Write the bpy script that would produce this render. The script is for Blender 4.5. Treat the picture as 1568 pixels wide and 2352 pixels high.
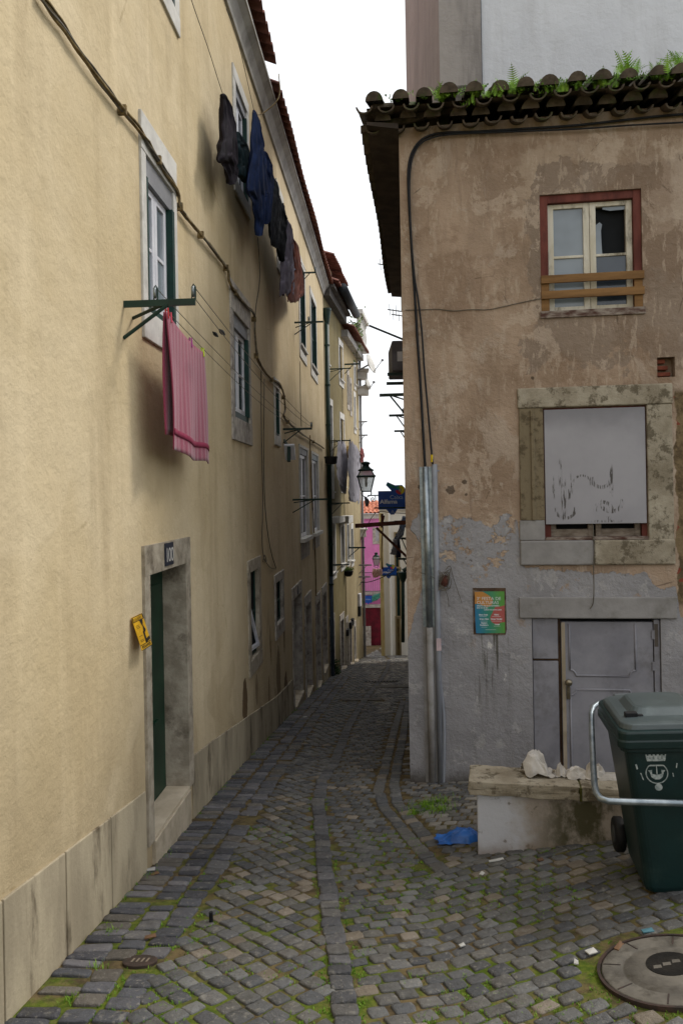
import bpy, bmesh, math, random
import numpy as np
from mathutils import Vector, Matrix, noise as mnoise
random.seed(7); R = math.radians
for o in list(bpy.data.objects): bpy.data.objects.remove(o)
SC = bpy.context.scene; COL = SC.collection

# ------------------------------------------------------------------ camera, sky, sun, exposure
CAMZ = 1.8; FOC = 1700.0; ROLL = 0.018
cd = bpy.data.cameras.new('camera'); cam = bpy.data.objects.new('camera', cd); COL.objects.link(cam)
cd.sensor_fit = 'VERTICAL'; cd.sensor_height = 36; cd.lens = 36*FOC/2352; cd.shift_y = -36/2352
cd.clip_start = 0.05; cd.clip_end = 500
rt = Vector((math.cos(ROLL), 0, -math.sin(ROLL))); up = Vector((math.sin(ROLL), 0, math.cos(ROLL)))
cam.matrix_world = Matrix(((rt.x, up.x, 0, 0), (rt.y, up.y, -1, 0), (rt.z, up.z, 0, CAMZ), (0, 0, 0, 1)))
SC.camera = cam
SUNV = Vector((0.215, 0.105, 0.29)).normalized()
W = bpy.data.worlds.new('World'); SC.world = W; W.use_nodes = True
wn = W.node_tree.nodes; wl = W.node_tree.links; wn.clear()
sky = wn.new('ShaderNodeTexSky'); sky.sky_type = 'NISHITA'; sky.sun_disc = False
sky.sun_elevation = math.asin(SUNV.z); sky.sun_rotation = math.atan2(SUNV.x, SUNV.y)
sky.dust_density = 4.0; sky.air_density = 1.0; sky.ozone_density = 1.0
hs = wn.new('ShaderNodeHueSaturation'); hs.inputs['Saturation'].default_value = 0.22
bg = wn.new('ShaderNodeBackground'); bg.inputs['Strength'].default_value = 0.14
wo = wn.new('ShaderNodeOutputWorld')
mxs = wn.new('ShaderNodeMix'); mxs.data_type = 'RGBA'; mxs.inputs[0].default_value = 0.8       # thin even cloud over the sky
mxs.inputs[7].default_value = (6.9, 7.1, 7.3, 1)
wl.new(sky.outputs[0], hs.inputs['Color']); wl.new(hs.outputs[0], mxs.inputs[6]); wl.new(mxs.outputs[2], bg.inputs[0]); wl.new(bg.outputs[0], wo.inputs[0])
sd = bpy.data.lights.new('sun', 'SUN'); sd.energy = 1.4; sd.angle = R(13); sd.color = (1.0, 0.95, 0.86)
sun = bpy.data.objects.new('sun', sd); COL.objects.link(sun)
sun.rotation_euler = SUNV.to_track_quat('Z', 'Y').to_euler()
SC.view_settings.view_transform = 'Standard'; SC.view_settings.look = 'None'
SC.view_settings.gamma = 1; SC.view_settings.exposure = 0.46

# ------------------------------------------------------------------ geometry helpers
def ray(px, py):
    cx = (px-784)/FOC; cy = (1140-py)/FOC
    return cx*math.cos(ROLL)+cy*math.sin(ROLL), -cx*math.sin(ROLL)+cy*math.cos(ROLL)
def at(px, py, Y):
    dx, dz = ray(px, py); return Vector((dx*Y, Y, CAMZ+dz*Y))
PROF = [(-30, 3.9), (0, 0.02), (3.14, -.39), (5.01, -.68), (6.11, -.82), (8.18, -1.115), (11.84, -1.667), (18.56, -2.78), (27, -4.07), (36, -5.47), (80, -11)]
PY_ = np.array([p[0] for p in PROF]); PZ_ = np.array([p[1] for p in PROF])
def sstep(a, b, x):
    t = np.clip((x-a)/(b-a), 0, 1); return t*t*(3-2*t)
def groundv(x, y):
    x = np.asarray(x, float); y = np.asarray(y, float)
    rise = 0.15*np.clip(x-.45, 0, 4)*(1-sstep(5.6, 7.6, y))
    return np.interp(y, PY_, PZ_)+rise
def ground(x, y): return float(groundv(x, y))
def gpix(px, py):
    dx, dz = ray(px, py); lo, hi = .5, 60
    for _ in range(60):
        m = (lo+hi)/2
        if CAMZ+dz*m > ground(dx*m, m): lo = m
        else: hi = m
    return Vector((dx*lo, lo, ground(dx*lo, lo)))

class Frame:
    """a vertical wall plane: u runs along it, d comes out of it, z up"""
    def __init__(s, O, U, N):
        s.O = Vector((O[0], O[1], 0)); s.U = Vector((U[0], U[1], 0)).normalized(); s.N = Vector((N[0], N[1], 0)).normalized()
    def p(s, u, z, d=0): return s.O+s.U*u+s.N*d+Vector((0, 0, z))
    def pix(s, px, py, d=0):
        dx, dz = ray(px, py); v = Vector((dx, 1, dz)); o = s.O+s.N*d
        t = o.dot(s.N)/v.dot(s.N); P = Vector((0, 0, CAMZ))+v*t
        return (P-s.O).dot(s.U), P.z
    def P(s, px, py, d=0):
        u, z = s.pix(px, py, d); return s.p(u, z, d)
KL = 0.0653; AL = 1.665
LW = Frame((-AL, 0), (KL, 1), (1, -KL))                       # long yellow house on the left
CX, CY = 0.61, 7.1
RF = Frame((CX, CY), (1, -.13), (-.13, -1))                   # front of the house on the right
RS = Frame((CX, CY), (.1065, 1), (-1, .1065))                 # its side along the alley
Y2 = 19.5; X2 = -AL+KL*Y2
B2 = Frame((X2, Y2), (.144, 1), (1, -.144))                   # houses further down on the left

class MB:
    def __init__(s): s.v = []; s.f = []
    def add(s, vs, fs):
        n = len(s.v); s.v += [Vector(q) for q in vs]; s.f += [tuple(i+n for i in f) for f in fs]; return s
    def quad(s, a, b, c, d): return s.add([a, b, c, d], [(0, 1, 2, 3)])
    def hexa(s, p): return s.add(p, [(0, 3, 2, 1), (4, 5, 6, 7), (0, 1, 5, 4), (1, 2, 6, 5), (2, 3, 7, 6), (3, 0, 4, 7)])
    def box(s, fr, u0, u1, z0, z1, d0, d1):
        return s.hexa([fr.p(u0, z0, d0), fr.p(u1, z0, d0), fr.p(u1, z0, d1), fr.p(u0, z0, d1),
                       fr.p(u0, z1, d0), fr.p(u1, z1, d0), fr.p(u1, z1, d1), fr.p(u0, z1, d1)])
    def wbox(s, x0, x1, y0, y1, z0, z1):
        return s.hexa([(x0, y0, z0), (x1, y0, z0), (x1, y1, z0), (x0, y1, z0), (x0, y0, z1), (x1, y0, z1), (x1, y1, z1), (x0, y1, z1)])
    def tube(s, pts, r, n=8, caps=True):
        pts = [Vector(p) for p in pts]; m = len(pts); rs = r if isinstance(r, (list, tuple)) else [r]*m
        T = [(pts[min(i+1, m-1)]-pts[max(i-1, 0)]).normalized() for i in range(m)]
        a = T[0].orthogonal().normalized(); vs = []; fs = []
        for i in range(m):
            a = (a-T[i]*a.dot(T[i]))
            a = a.normalized() if a.length > 1e-6 else T[i].orthogonal().normalized()
            b = T[i].cross(a)
            for k in range(n):
                t = 2*math.pi*k/n; vs.append(pts[i]+(a*math.cos(t)+b*math.sin(t))*rs[i])
        for i in range(m-1):
            for k in range(n):
                fs.append((i*n+k, i*n+(k+1) % n, (i+1)*n+(k+1) % n, (i+1)*n+k))
        if caps: fs += [tuple(range(n))[::-1], tuple((m-1)*n+k for k in range(n))]
        return s.add(vs, fs)
    def bar(s, a, b, w, h=None):
        a = Vector(a); b = Vector(b); h = h or w; t = (b-a).normalized()
        sd = t.cross(Vector((0, 0, 1))); sd = sd.normalized() if sd.length > 1e-4 else Vector((1, 0, 0)); u = sd.cross(t)
        q = [(-w/2, -h/2), (w/2, -h/2), (w/2, h/2), (-w/2, h/2)]
        return s.hexa([a+sd*i+u*j for i, j in q]+[b+sd*i+u*j for i, j in q])
    def lathe(s, c, prof, n=16, ax=None):
        c = Vector(c); vs = []; fs = []
        for r, z in prof:
            for k in range(n):
                t = 2*math.pi*k/n; l = Vector((r*math.cos(t), r*math.sin(t), z)); vs.append(c+(ax@l if ax else l))
        m = len(prof)
        for i in range(m-1):
            for k in range(n): fs.append((i*n+k, i*n+(k+1) % n, (i+1)*n+(k+1) % n, (i+1)*n+k))
        fs += [tuple(range(n))[::-1], tuple((m-1)*n+k for k in range(n))]
        return s.add(vs, fs)
    def prism(s, outline, fn, d0, d1):
        """2-D outline -> fn(u, z, d) points, extruded from d0 to d1"""
        n = len(outline); vs = [fn(a, b, d0) for a, b in outline]+[fn(a, b, d1) for a, b in outline]
        fs = [tuple(range(n))[::-1], tuple(range(n, 2*n))]+[(i, (i+1) % n, n+(i+1) % n, n+i) for i in range(n)]
        return s.add(vs, fs)
    def grid(s, fn, nu, nv, closed=False):
        vs = [fn(i/(nu-1) if not closed else i/nu, j/(nv-1)) for j in range(nv) for i in range(nu)]; fs = []
        for j in range(nv-1):
            for i in range(nu if closed else nu-1):
                fs.append((j*nu+i, j*nu+(i+1) % nu, (j+1)*nu+(i+1) % nu, (j+1)*nu+i))
        return s.add(vs, fs)
    def ball(s, c, r, sx=1, sy=1, sz=1, n=10):
        pr = [(max(r*math.sin(math.pi*i/n), .0004), -r*math.cos(math.pi*i/n)) for i in range(n+1)]
        k = len(s.v); s.lathe((0, 0, 0), pr, n+2)
        for i in range(k, len(s.v)): v = s.v[i]; s.v[i] = Vector((v.x*sx, v.y*sy, v.z*sz))+Vector(c)
        return s

BASE = {}
def _link(name, mb, mat, base, parent, smooth, bevel, solid, fixn=True):
    me = bpy.data.meshes.new(name)
    me.from_pydata([tuple(v-base) for v in mb.v], [], mb.f); me.validate()
    if fixn and len(mb.v) < 60000:
        b = bmesh.new(); b.from_mesh(me); bmesh.ops.recalc_face_normals(b, faces=b.faces); b.to_mesh(me); b.free()
    me.materials.append(mat)
    if smooth: me.polygons.foreach_set('use_smooth', [True]*len(me.polygons))
    ob = bpy.data.objects.new(name, me); COL.objects.link(ob)
    if solid: m = ob.modifiers.new('thick', 'SOLIDIFY'); m.thickness = solid; m.offset = 0
    if bevel: m = ob.modifiers.new('bevel', 'BEVEL'); m.width = bevel; m.segments = 2; m.limit_method = 'ANGLE'; m.angle_limit = R(40)
    if parent: ob.parent = parent
    else: ob.location = base
    BASE[ob.name] = base
    return ob
def tag(o, label, cat, group=None, kind=None):
    if label: o['label'] = label
    if cat: o['category'] = cat
    if group: o['group'] = group
    if kind: o['kind'] = kind
    return o
def thing(name, label, cat, base, group=None):
    o = bpy.data.objects.new(name, None); COL.objects.link(o); o.location = base; o.empty_display_size = .1
    BASE[o.name] = Vector(base); return tag(o, label, cat, group)
def part(name, mb, mat, parent, smooth=False, bevel=0, solid=0, label=None):
    o = _link(name, mb, mat, BASE[parent.name], parent, smooth, bevel, solid)
    if label: o['label'] = label
    return o
def solo(name, mb, mat, label, cat, group=None, base=None, smooth=False, bevel=0, solid=0, kind=None, fixn=True):
    if base is None:
        n = len(mb.v); c = sum(mb.v, Vector())/n; base = Vector((c.x, c.y, min(v.z for v in mb.v)))
    o = _link(name, mb, mat, Vector(base), None, smooth, bevel, solid, fixn)
    return tag(o, label, cat, group, kind)
def spline(pts, k=6):
    pts = [Vector(p) for p in pts]; out = []
    for i in range(len(pts)-1):
        p0 = pts[max(i-1, 0)]; p1 = pts[i]; p2 = pts[i+1]; p3 = pts[min(i+2, len(pts)-1)]
        for j in range(k):
            t = j/k
            out.append(.5*((2*p1)+(p2-p0)*t+(2*p0-5*p1+4*p2-p3)*t*t+(3*p1-p0-3*p2+p3)*t**3))
    out.append(pts[-1]); return out
def sagline(a, b, sag, n=14):
    a = Vector(a); b = Vector(b)
    return [a.lerp(b, i/n)-Vector((0, 0, sag*4*(i/n)*(1-i/n))) for i in range(n+1)]
_fc = {}
def text_into(mb, txt, size, fn, d, align='LEFT', ext=0.0, bold=0.0, spacing=1.0):
    cu = bpy.data.curves.new('lettering', 'FONT'); cu.body = txt; cu.size = size; cu.align_x = align; cu.offset = bold; cu.space_character = spacing
    cu.resolution_u = 3
    ob = bpy.data.objects.new('lettering', cu); COL.objects.link(ob)
    dg = bpy.context.evaluated_depsgraph_get(); me = ob.evaluated_get(dg).to_mesh()
    vs = [fn(v.co.x, v.co.y, d) for v in me.vertices]; fs = [tuple(p.vertices) for p in me.polygons]
    mb.add(vs, fs); ob.evaluated_get(dg).to_mesh_clear(); bpy.data.objects.remove(ob); bpy.data.curves.remove(cu)
    return mb

# ------------------------------------------------------------------ materials
def lin(h, k=1.0):
    h = h.lstrip('#'); c = [int(h[i:i+2], 16)/255 for i in (0, 2, 4)]
    return tuple(k*(x/12.92 if x <= .04045 else ((x+.055)/1.055)**2.4) for x in c)+(1,)
class NT:
    def __init__(s, name):
        s.m = bpy.data.materials.new(name); s.m.use_nodes = True; s.t = s.m.node_tree; s.t.nodes.clear()
        s.out = s.n('ShaderNodeOutputMaterial'); s.b = s.n('ShaderNodeBsdfPrincipled'); s.l(s.b.outputs[0], s.out.inputs[0])
        s.pos = s.n('ShaderNodeNewGeometry').outputs['Position']
    def n(s, t, **k):
        x = s.t.nodes.new(t)
        for a, b in k.items(): setattr(x, a, b)
        return x
    def l(s, a, b): s.t.links.new(a, b)
    def val(s, x, sock):
        if isinstance(x, (int, float)): sock.default_value = x
        elif isinstance(x, (tuple, list)): sock.default_value = x
        else: s.l(x, sock)
    def math(s, op, a, b=0.0, clamp=False):
        x = s.n('ShaderNodeMath', operation=op, use_clamp=clamp); s.val(a, x.inputs[0]); s.val(b, x.inputs[1]); return x.outputs[0]
    def mix(s, f, a, b):
        x = s.n('ShaderNodeMix', data_type='RGBA'); s.val(f, x.inputs[0]); s.val(a, x.inputs[6]); s.val(b, x.inputs[7]); return x.outputs[2]
    def mapv(s, sc=(1, 1, 1), loc=(0, 0, 0), src=None):
        x = s.n('ShaderNodeMapping'); s.l(src or s.pos, x.inputs[0]); x.inputs['Scale'].default_value = sc; x.inputs['Location'].default_value = loc; return x.outputs[0]
    def noise(s, scale, detail=4, rough=.55, vec=None, dist=0):
        x = s.n('ShaderNodeTexNoise'); s.l(vec or s.pos, x.inputs['Vector'])
        x.inputs['Scale'].default_value = scale; x.inputs['Detail'].default_value = detail; x.inputs['Roughness'].default_value = rough; x.inputs['Distortion'].default_value = dist
        return x.outputs[0]
    def ramp(s, f, a, b):
        x = s.n('ShaderNodeMapRange', interpolation_type='SMOOTHSTEP'); s.val(f, x.inputs[0]); s.val(a, x.inputs[1]); s.val(b, x.inputs[2]); return x.outputs[0]
    def dot(s, v, sub=(0, 0, 0)):
        a = s.n('ShaderNodeVectorMath', operation='SUBTRACT'); s.l(s.pos, a.inputs[0]); a.inputs[1].default_value = sub
        x = s.n('ShaderNodeVectorMath', operation='DOT_PRODUCT'); s.l(a.outputs[0], x.inputs[0]); x.inputs[1].default_value = v; return x.outputs['Value']
    def sep(s):
        x = s.n('ShaderNodeSeparateXYZ'); s.l(s.pos, x.inputs[0]); return x.outputs
    def bump(s, h, strength=.3, dist=.01, prev=None):
        x = s.n('ShaderNodeBump'); x.inputs['Strength'].default_value = strength; x.inputs['Distance'].default_value = dist; s.l(h, x.inputs['Height'])
        if prev: s.l(prev, x.inputs['Normal'])
        s.l(x.outputs[0], s.b.inputs['Normal']); return x.outputs[0]
    def fin(s, col, rough=.8, metal=0.0, spec=.3):
        s.val(col, s.b.inputs['Base Color']); s.val(rough, s.b.inputs['Roughness']); s.b.inputs['Metallic'].default_value = metal
        s.b.inputs['Specular IOR Level'].default_value = spec; return s.m
MATS = {}
def simple(name, c1, c2=None, scale=6, rough=.7, metal=0.0, bump=0.0, bscale=40, lo=.35, hi=.65, spec=.3, stretch=(1, 1, 1), dirt=None, dirtamt=.5):
    if name in MATS: return MATS[name]
    t = NT(name); c2 = c2 or tuple(x*.75 for x in c1[:3])+(1,)
    v = t.mapv(stretch); f = t.ramp(t.noise(scale, 5, .6, v), lo, hi); col = t.mix(f, c1, c2)
    if dirt:
        g = t.math('MULTIPLY', t.ramp(t.noise(scale*.6, 6, .7, t.mapv(stretch, (3, 7, 1))), .5, .68), dirtamt); col = t.mix(g, col, dirt)
    if bump: t.bump(t.noise(bscale, 4, .6), bump, .006)
    MATS[name] = t.fin(col, rough, metal, spec); return MATS[name]

def wall_yellow(name, c1, c2, cdark, streak=.45, lowdirt=True, patches=True):
    t = NT(name); x, y, z = t.sep()[:3]
    a = t.ramp(t.noise(.7, 5, .6), .3, .7); col = t.mix(a, c1, c2)
    s = t.ramp(t.noise(2.2, 5, .65, t.mapv((1.3, 1.3, .16))), .45, .75); col = t.mix(t.math('MULTIPLY', s, streak), col, cdark)
    lt = t.ramp(t.noise(2.6, 4, .6, t.mapv((1.2, 1.2, .12), (5, 2, 9))), .55, .8); col = t.mix(t.math('MULTIPLY', lt, .5), col, tuple(min(1, q*1.18) for q in c1[:3])+(1,))
    h = t.math('ADD', z, t.math('MULTIPLY', y, .146))
    if lowdirt:
        hn = t.math('ADD', h, t.math('MULTIPLY', t.noise(1.5, 5, .6, t.mapv((1, 1, .4))), 1.6))
        g = t.math('SUBTRACT', 1.0, t.ramp(hn, .7, 2.7)); col = t.mix(t.math('MULTIPLY', g, .5), col, tuple(q*.55 for q in cdark[:3])+(1,))
    if patches:
        pn = t.noise(1.7, 6, .62, t.mapv((1.2, 1.2, .45), (2, 0, 4))); far = t.ramp(y, 7.0, 11.0)
        hh = t.math('SUBTRACT', 1.0, t.ramp(h, 1.1, 2.0)); pm = t.math('MULTIPLY', t.math('MULTIPLY', t.ramp(pn, .60, .63), far), hh)
        col = t.mix(t.math('MULTIPLY', pm, .85), col, lin('#5d4326'))
    if name == 'yellow_plaster':
        ck = t.n('ShaderNodeTexVoronoi', feature='DISTANCE_TO_EDGE'); t.l(t.mapv((.7, .7, .9), (.1, 0, .6)), ck.inputs['Vector']); ck.inputs['Scale'].default_value = .9
        cn = t.math('ADD', ck.outputs['Distance'], t.math('MULTIPLY', t.math('SUBTRACT', t.noise(7, 6, .7), .5), .07)); crk = t.math('MULTIPLY', t.math('SUBTRACT', 1, t.ramp(cn, .000, .003)), t.ramp(t.noise(.9, 3), .52, .6)); col = t.mix(t.math('MULTIPLY', crk, .35), col, lin('#8a7550'))
        rp = t.ramp(t.noise(.55, 3, .5, t.mapv((1, 1, 1), (7, 3, 5))), .56, .575); col = t.mix(t.math('MULTIPLY', rp, .22), col, lin('#dccbab'))
        uu = t.dot(tuple(LW.U), tuple(LW.O)); en = t.math('MULTIPLY', t.math('SUBTRACT', t.noise(6, 6, .65), .5), 1.6)
        for px, py, a_, b_, k_ in ((563, 1618, .16, .32, .9), (640, 1560, .22, .5, .7), (652, 1430, .10, .55, .8), (657, 1600, .2, .45, .9), (618, 1600, .08, .3, .6), (590, 1585, .1, .2, .5)):
            pu, pz = LW.pix(px, py); e1 = t.math('POWER', t.math('DIVIDE', t.math('SUBTRACT', uu, pu), a_), 2.0); e2 = t.math('POWER', t.math('DIVIDE', t.math('SUBTRACT', z, pz), b_), 2.0)
            mm = t.math('SUBTRACT', 1, t.ramp(t.math('ADD', t.math('ADD', e1, e2), en), .75, .85)); col = t.mix(t.math('MULTIPLY', mm, k_), col, lin('#5b442c'))
    b1 = t.bump(t.noise(3, 7, .65), .5, .05); b1 = t.bump(t.noise(38, 4, .6), .28, .008, b1); fine = t.noise(110, 3, .6); t.bump(fine, .3, .005, b1)
    return t.fin(col, .9, 0, .15)
YEL = wall_yellow('yellow_plaster', lin('#d0bf9f'), lin('#c2af8b'), lin('#9b886a'))
OLI = wall_yellow('olive_plaster', lin('#857a5a'), lin('#756947'), lin('#4f452c'), .5, True, False)
CRM = wall_yellow('cream_plaster', lin('#a99a7a'), lin('#948464'), lin('#66583b'), .4, True, False)
WHI = wall_yellow('white_plaster', lin('#f2f0ea'), lin('#ebe7dd'), lin('#cfc4a6'), .35, False, False)
GRW = wall_yellow('pale_render', lin('#cacbce'), lin('#bfc0c4'), lin('#a9a8a8'), .45, False, False)
PNK = wall_yellow('pinkish_render', lin('#94837a'), lin('#84746b'), lin('#5e524c'), .5, False, False)
GRS = wall_yellow('stained_render', lin('#9b948e'), lin('#87817d'), lin('#585350'), .9, False, False)
MAG = wall_yellow('magenta_plaster', lin('#dd8cc2'), lin('#cf79b1'), lin('#ab5590'), .3, False, False)
MAR = simple('maroon_paint', lin('#6a0f26'), lin('#4d0a1b'), 3, .6)
STONE = simple('pale_limestone', lin('#b9b2a8'), lin('#98908a'), 9, .85, bump=.5, bscale=60, dirt=lin('#5c554c'), dirtamt=.7)
STONEW = simple('whitewashed_stone', lin('#cfccc6'), lin('#bcb9b4'), 5, .8, bump=.2, bscale=60, dirt=lin('#8a857c'), dirtamt=.4)
STONED = simple('rough_jamb_stone', lin('#aea493'), lin('#8e8474'), 7, .9, bump=.9, bscale=26, dirt=lin('#574d3f'), dirtamt=.7)
PLINTH = simple('plinth_limestone', lin('#aea28a'), lin('#938873'), 4, .85, bump=.5, bscale=40, stretch=(1, 1, .3), dirt=lin('#4b3f2e'), dirtamt=1.0)
STEP = simple('worn_step_stone', lin('#bdb09b'), lin('#a39782'), 6, .7, bump=.2, bscale=50, dirt=lin('#6b6253'), dirtamt=.4)
GREEND = simple('green_door_paint', lin('#0c3322'), lin('#09281b'), 4, .45, spec=.4)
GREENM = simple('dark_green_metal', lin('#14342c'), lin('#0f2823'), 8, .5, spec=.4)
GREENW = simple('dark_green_woodwork', lin('#173a33'), lin('#122e29'), 6, .5)
PVC = simple('white_window_frame', lin('#d8d8de'), lin('#c8c8d0'), 5, .4, spec=.4)
GREYP = simple('grey_wood_paint', lin('#8f8f93'), lin('#7d7d81'), 5, .6)
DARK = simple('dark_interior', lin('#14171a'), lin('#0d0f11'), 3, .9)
CORN = simple('grey_cornice', lin('#aaa7a2'), lin('#93908c'), 3, .85, bump=.2, bscale=40, dirt=lin('#6b6862'), dirtamt=.5)
TILE = simple('terracotta_tile', lin('#85564a'), lin('#69433a'), 9, .85, bump=.3, bscale=50, dirt=lin('#40241d'), dirtamt=.6)
TILEO = simple('orange_roof_tile', lin('#c98468'), lin('#b26a50'), 6, .85, dirt=lin('#8a5442'), dirtamt=.5)
TILEM = simple('mossy_dark_tile', lin('#5e5347'), lin('#40382f'), 8, .95, bump=.8, bscale=30, dirt=lin('#3c4a22'), dirtamt=.9)
RUST = simple('rusty_iron', lin('#5a3328'), lin('#3d231d'), 12, .85, bump=.3, bscale=80)
STEELG = simple('galvanised_steel', lin('#a3abb0'), lin('#808a91'), 14, .38, .75, spec=.5)
PLASTG = simple('grey_plastic_conduit', lin('#8d9097'), lin('#7e8189'), 5, .55)
BLACK = simple('black_rubber', lin('#15161a'), lin('#0e0f12'), 6, .6)
CABB = simple('brown_cable_sheath', lin('#8a7650'), lin('#5e4f36'), 14, .8)
CABG = simple('grey_cable_sheath', lin('#6b6459'), lin('#4e483f'), 14, .8)
ROPE = simple('line_cord', lin('#6e675c'), lin('#565047'), 10, .8)
REDW = simple('red_brown_wood', lin('#6e3a30'), lin('#54271f'), 7, .75, bump=.3, bscale=40, stretch=(1, 1, .3), dirt=lin('#2f1713'), dirtamt=.6)
PEEL = simple('peeling_white_paint', lin('#cfc9bb'), lin('#bfb7a4'), 7, .75, bump=.4, bscale=60, stretch=(1, 1, .35), dirt=lin('#5a5040'), dirtamt=.85)
PLANK = simple('raw_brown_plank', lin('#8a673f'), lin('#6d4f2e'), 5, .8, bump=.3, bscale=30, stretch=(.25, 1, 2), dirt=lin('#4a3318'), dirtamt=.6)
def glass(name, c, rough=.08, c2=None):
    t = NT(name); f = t.ramp(t.noise(1.8, 3), .35, .65); return t.fin(t.mix(f, c, c2 or tuple(x*.5 for x in c[:3])+(1,)), rough, 0, .6)
GLASS = glass('window_glass', lin('#454f55'), .06, lin('#20272b'))
GLASSC = glass('curtained_glass', lin('#7f8890'), .15, lin('#666e76'))
GLASSB = glass('dim_blue_glass', lin('#3b434d'), .15, lin('#2b323b'))
LAMPG = simple('frosted_lamp_glass', lin('#cfd2d0'), lin('#b8bbb9'), 6, .3)

def right_wall_mat():
    holes_ = []; t = NT('weathered_front_plaster'); u = t.dot(tuple(RF.U), (CX, CY, 0)); z = t.sep()[2]
    c = t.mix(t.ramp(t.noise(1.3, 6, .6), .32, .68), lin('#ad9783'), lin('#8f7a67'))
    # paler skim showing through in patches
    pt = t.noise(1.5, 8, .68, t.mapv((1, 1, .75), (1.3, 0, 2.2)), .6)
    c = t.mix(t.math('MULTIPLY', t.ramp(pt, .54, .59), .75), c, lin('#ad9c8c'))
    sp = t.noise(7, 6, .65, None, .3); c = t.mix(t.math('MULTIPLY', t.ramp(sp, .63, .68), .6), c, lin('#b5a799'))
    bl = t.noise(.9, 4, .6, t.mapv((1, 1, .6), (4, 0, 0))); c = t.mix(t.math('MULTIPLY', t.ramp(bl, .52, .75), .55), c, lin('#6a594b'))
    # grey cement render round the upper window with a ragged pale upper edge
    wu, wz = RF.pix(1390, 440); du = t.math('ABSOLUTE', t.math('SUBTRACT', u, wu+.1)); dz = t.math('SUBTRACT', z, wz-.35)
    dz2 = t.math('MAXIMUM', dz, t.math('MULTIPLY', dz, -.55))
    dd = t.math('MAXIMUM', t.math('MULTIPLY', du, .85), dz2); dd = t.math('ADD', dd, t.math('MULTIPLY', t.math('SUBTRACT', t.noise(2.6, 7, .62), .5), .75))
    c = t.mix(t.math('MULTIPLY', t.math('SUBTRACT', 1, t.ramp(dd, .66, .69)), .62), c, lin('#7a6d62'))
    rim = t.math('MULTIPLY', t.ramp(dd, .66, .68), t.math('SUBTRACT', 1, t.ramp(dd, .78, .82))); up_ = t.ramp(dz, .25, .4)
    c = t.mix(t.math('MULTIPLY', t.math('MULTIPLY', rim, up_), .4), c, lin('#b6a592'))
    p2 = t.noise(2.3, 10, .72, t.mapv((1, 1, .8), (3.1, 0, 8.4)), .4); c = t.mix(t.math('MULTIPLY', t.ramp(p2, .55, .57), .5), c, lin('#bcaa98'))
    p3 = t.noise(1.1, 6, .65, t.mapv((1, 1, .9), (11, 0, 3))); c = t.mix(t.math('MULTIPLY', t.ramp(p3, .53, .60), .45), c, lin('#7c6552'))
    vs = t.noise(11, 7, .7, t.mapv((1.5, 1.5, .35), (2, 0, 7))); c = t.mix(t.math('MULTIPLY', t.ramp(vs, .55, .62), .55), c, lin('#b3a290'))
    dk = t.noise(6, 6, .66, t.mapv((2.2, 2.2, .22), (6, 0, 1))); c = t.mix(t.math('MULTIPLY', t.ramp(dk, .55, .72), .35), c, lin('#65564a'))
    ck = t.n('ShaderNodeTexVoronoi', feature='DISTANCE_TO_EDGE'); t.l(t.mapv((.9, .9, .9), (.3, 0, .2)), ck.inputs['Vector']); ck.inputs['Scale'].default_value = 1.3
    cn = t.math('ADD', ck.outputs['Distance'], t.math('MULTIPLY', t.math('SUBTRACT', t.noise(9, 6, .7), .5), .05)); crk = t.math('MULTIPLY', t.math('SUBTRACT', 1, t.ramp(cn, .000, .004)), t.ramp(t.noise(1.4, 3), .52, .6)); c = t.mix(t.math('MULTIPLY', crk, .55), c, lin('#4a3d33'))
    for px, py, r in ((1034, 1126, .050), (1066, 1107, .026), (1070, 1136, .016), (974, 1092, .024), (963, 1118, .022), (1222, 868, .02), (1540, 1500, .02), (1541, 1512, .016), (1172, 1290, .02), (1120, 1240, .016), (966, 1792, .10), (948, 1760, .05), (944, 1690, .03), (942, 1650, .025), (1195, 1336, .03), (1370, 1361, .028)):
        pu, pz = RF.pix(px, py); q = t.n('ShaderNodeVectorMath', operation='DISTANCE'); t.l(t.pos, q.inputs[0]); q.inputs[1].default_value = tuple(RF.p(pu, pz))
        hm = t.math('SUBTRACT', 1, t.ramp(t.math('ADD', q.outputs['Value'], t.math('MULTIPLY', t.math('SUBTRACT', t.noise(40, 4), .5), r*1.2)), r*.7, r*1.0)); c = t.mix(t.math('MULTIPLY', hm, .8), c, lin('#4b4036')); holes_.append(hm)
    # bare rubble and brick beside the lower window
    ru, rz0 = RF.pix(1549, 1100); bare = t.math('MULTIPLY', t.ramp(t.math('ADD', u, t.math('MULTIPLY', t.math('SUBTRACT', t.noise(6, 5), .5), .12)), ru, ru+.01), t.math('MULTIPLY', t.ramp(z, RF.pix(1550, 1400)[1], RF.pix(1550, 1380)[1]), t.math('SUBTRACT', 1, t.ramp(z, RF.pix(1550, 905)[1], RF.pix(1550, 890)[1]))))
    rb = t.mix(t.ramp(t.noise(7, 6, .7), .4, .6), lin('#7d6c52'), lin('#5a4c3a')); rb = t.mix(t.ramp(t.noise(5, 2, .4, t.mapv((1, 1, 1.6), (3, 3, 0))), .60, .62), rb, lin('#7d4336')); bare = t.math('MULTIPLY', bare, t.math('SUBTRACT', 1, t.ramp(t.math('ADD', u, t.math('MULTIPLY', t.noise(5, 5), .3)), ru+.4, ru+.45))); c = t.mix(bare, c, rb)
    # grey paint of the ground floor: its ragged top line follows a curve over u
    prof = [(915, 1470), (945, 1440), (962, 1375), (978, 1330), (990, 1290), (1008, 1190), (1040, 1186), (1090, 1190), (1110, 1202), (1130, 1216), (1160, 1182), (1187, 1190), (1200, 1305), (1300, 1312), (1400, 1318), (1480, 1316), (1500, 1345), (1552, 1352), (1562, 1420), (1700, 1425), (2300, 1430)]
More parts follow.
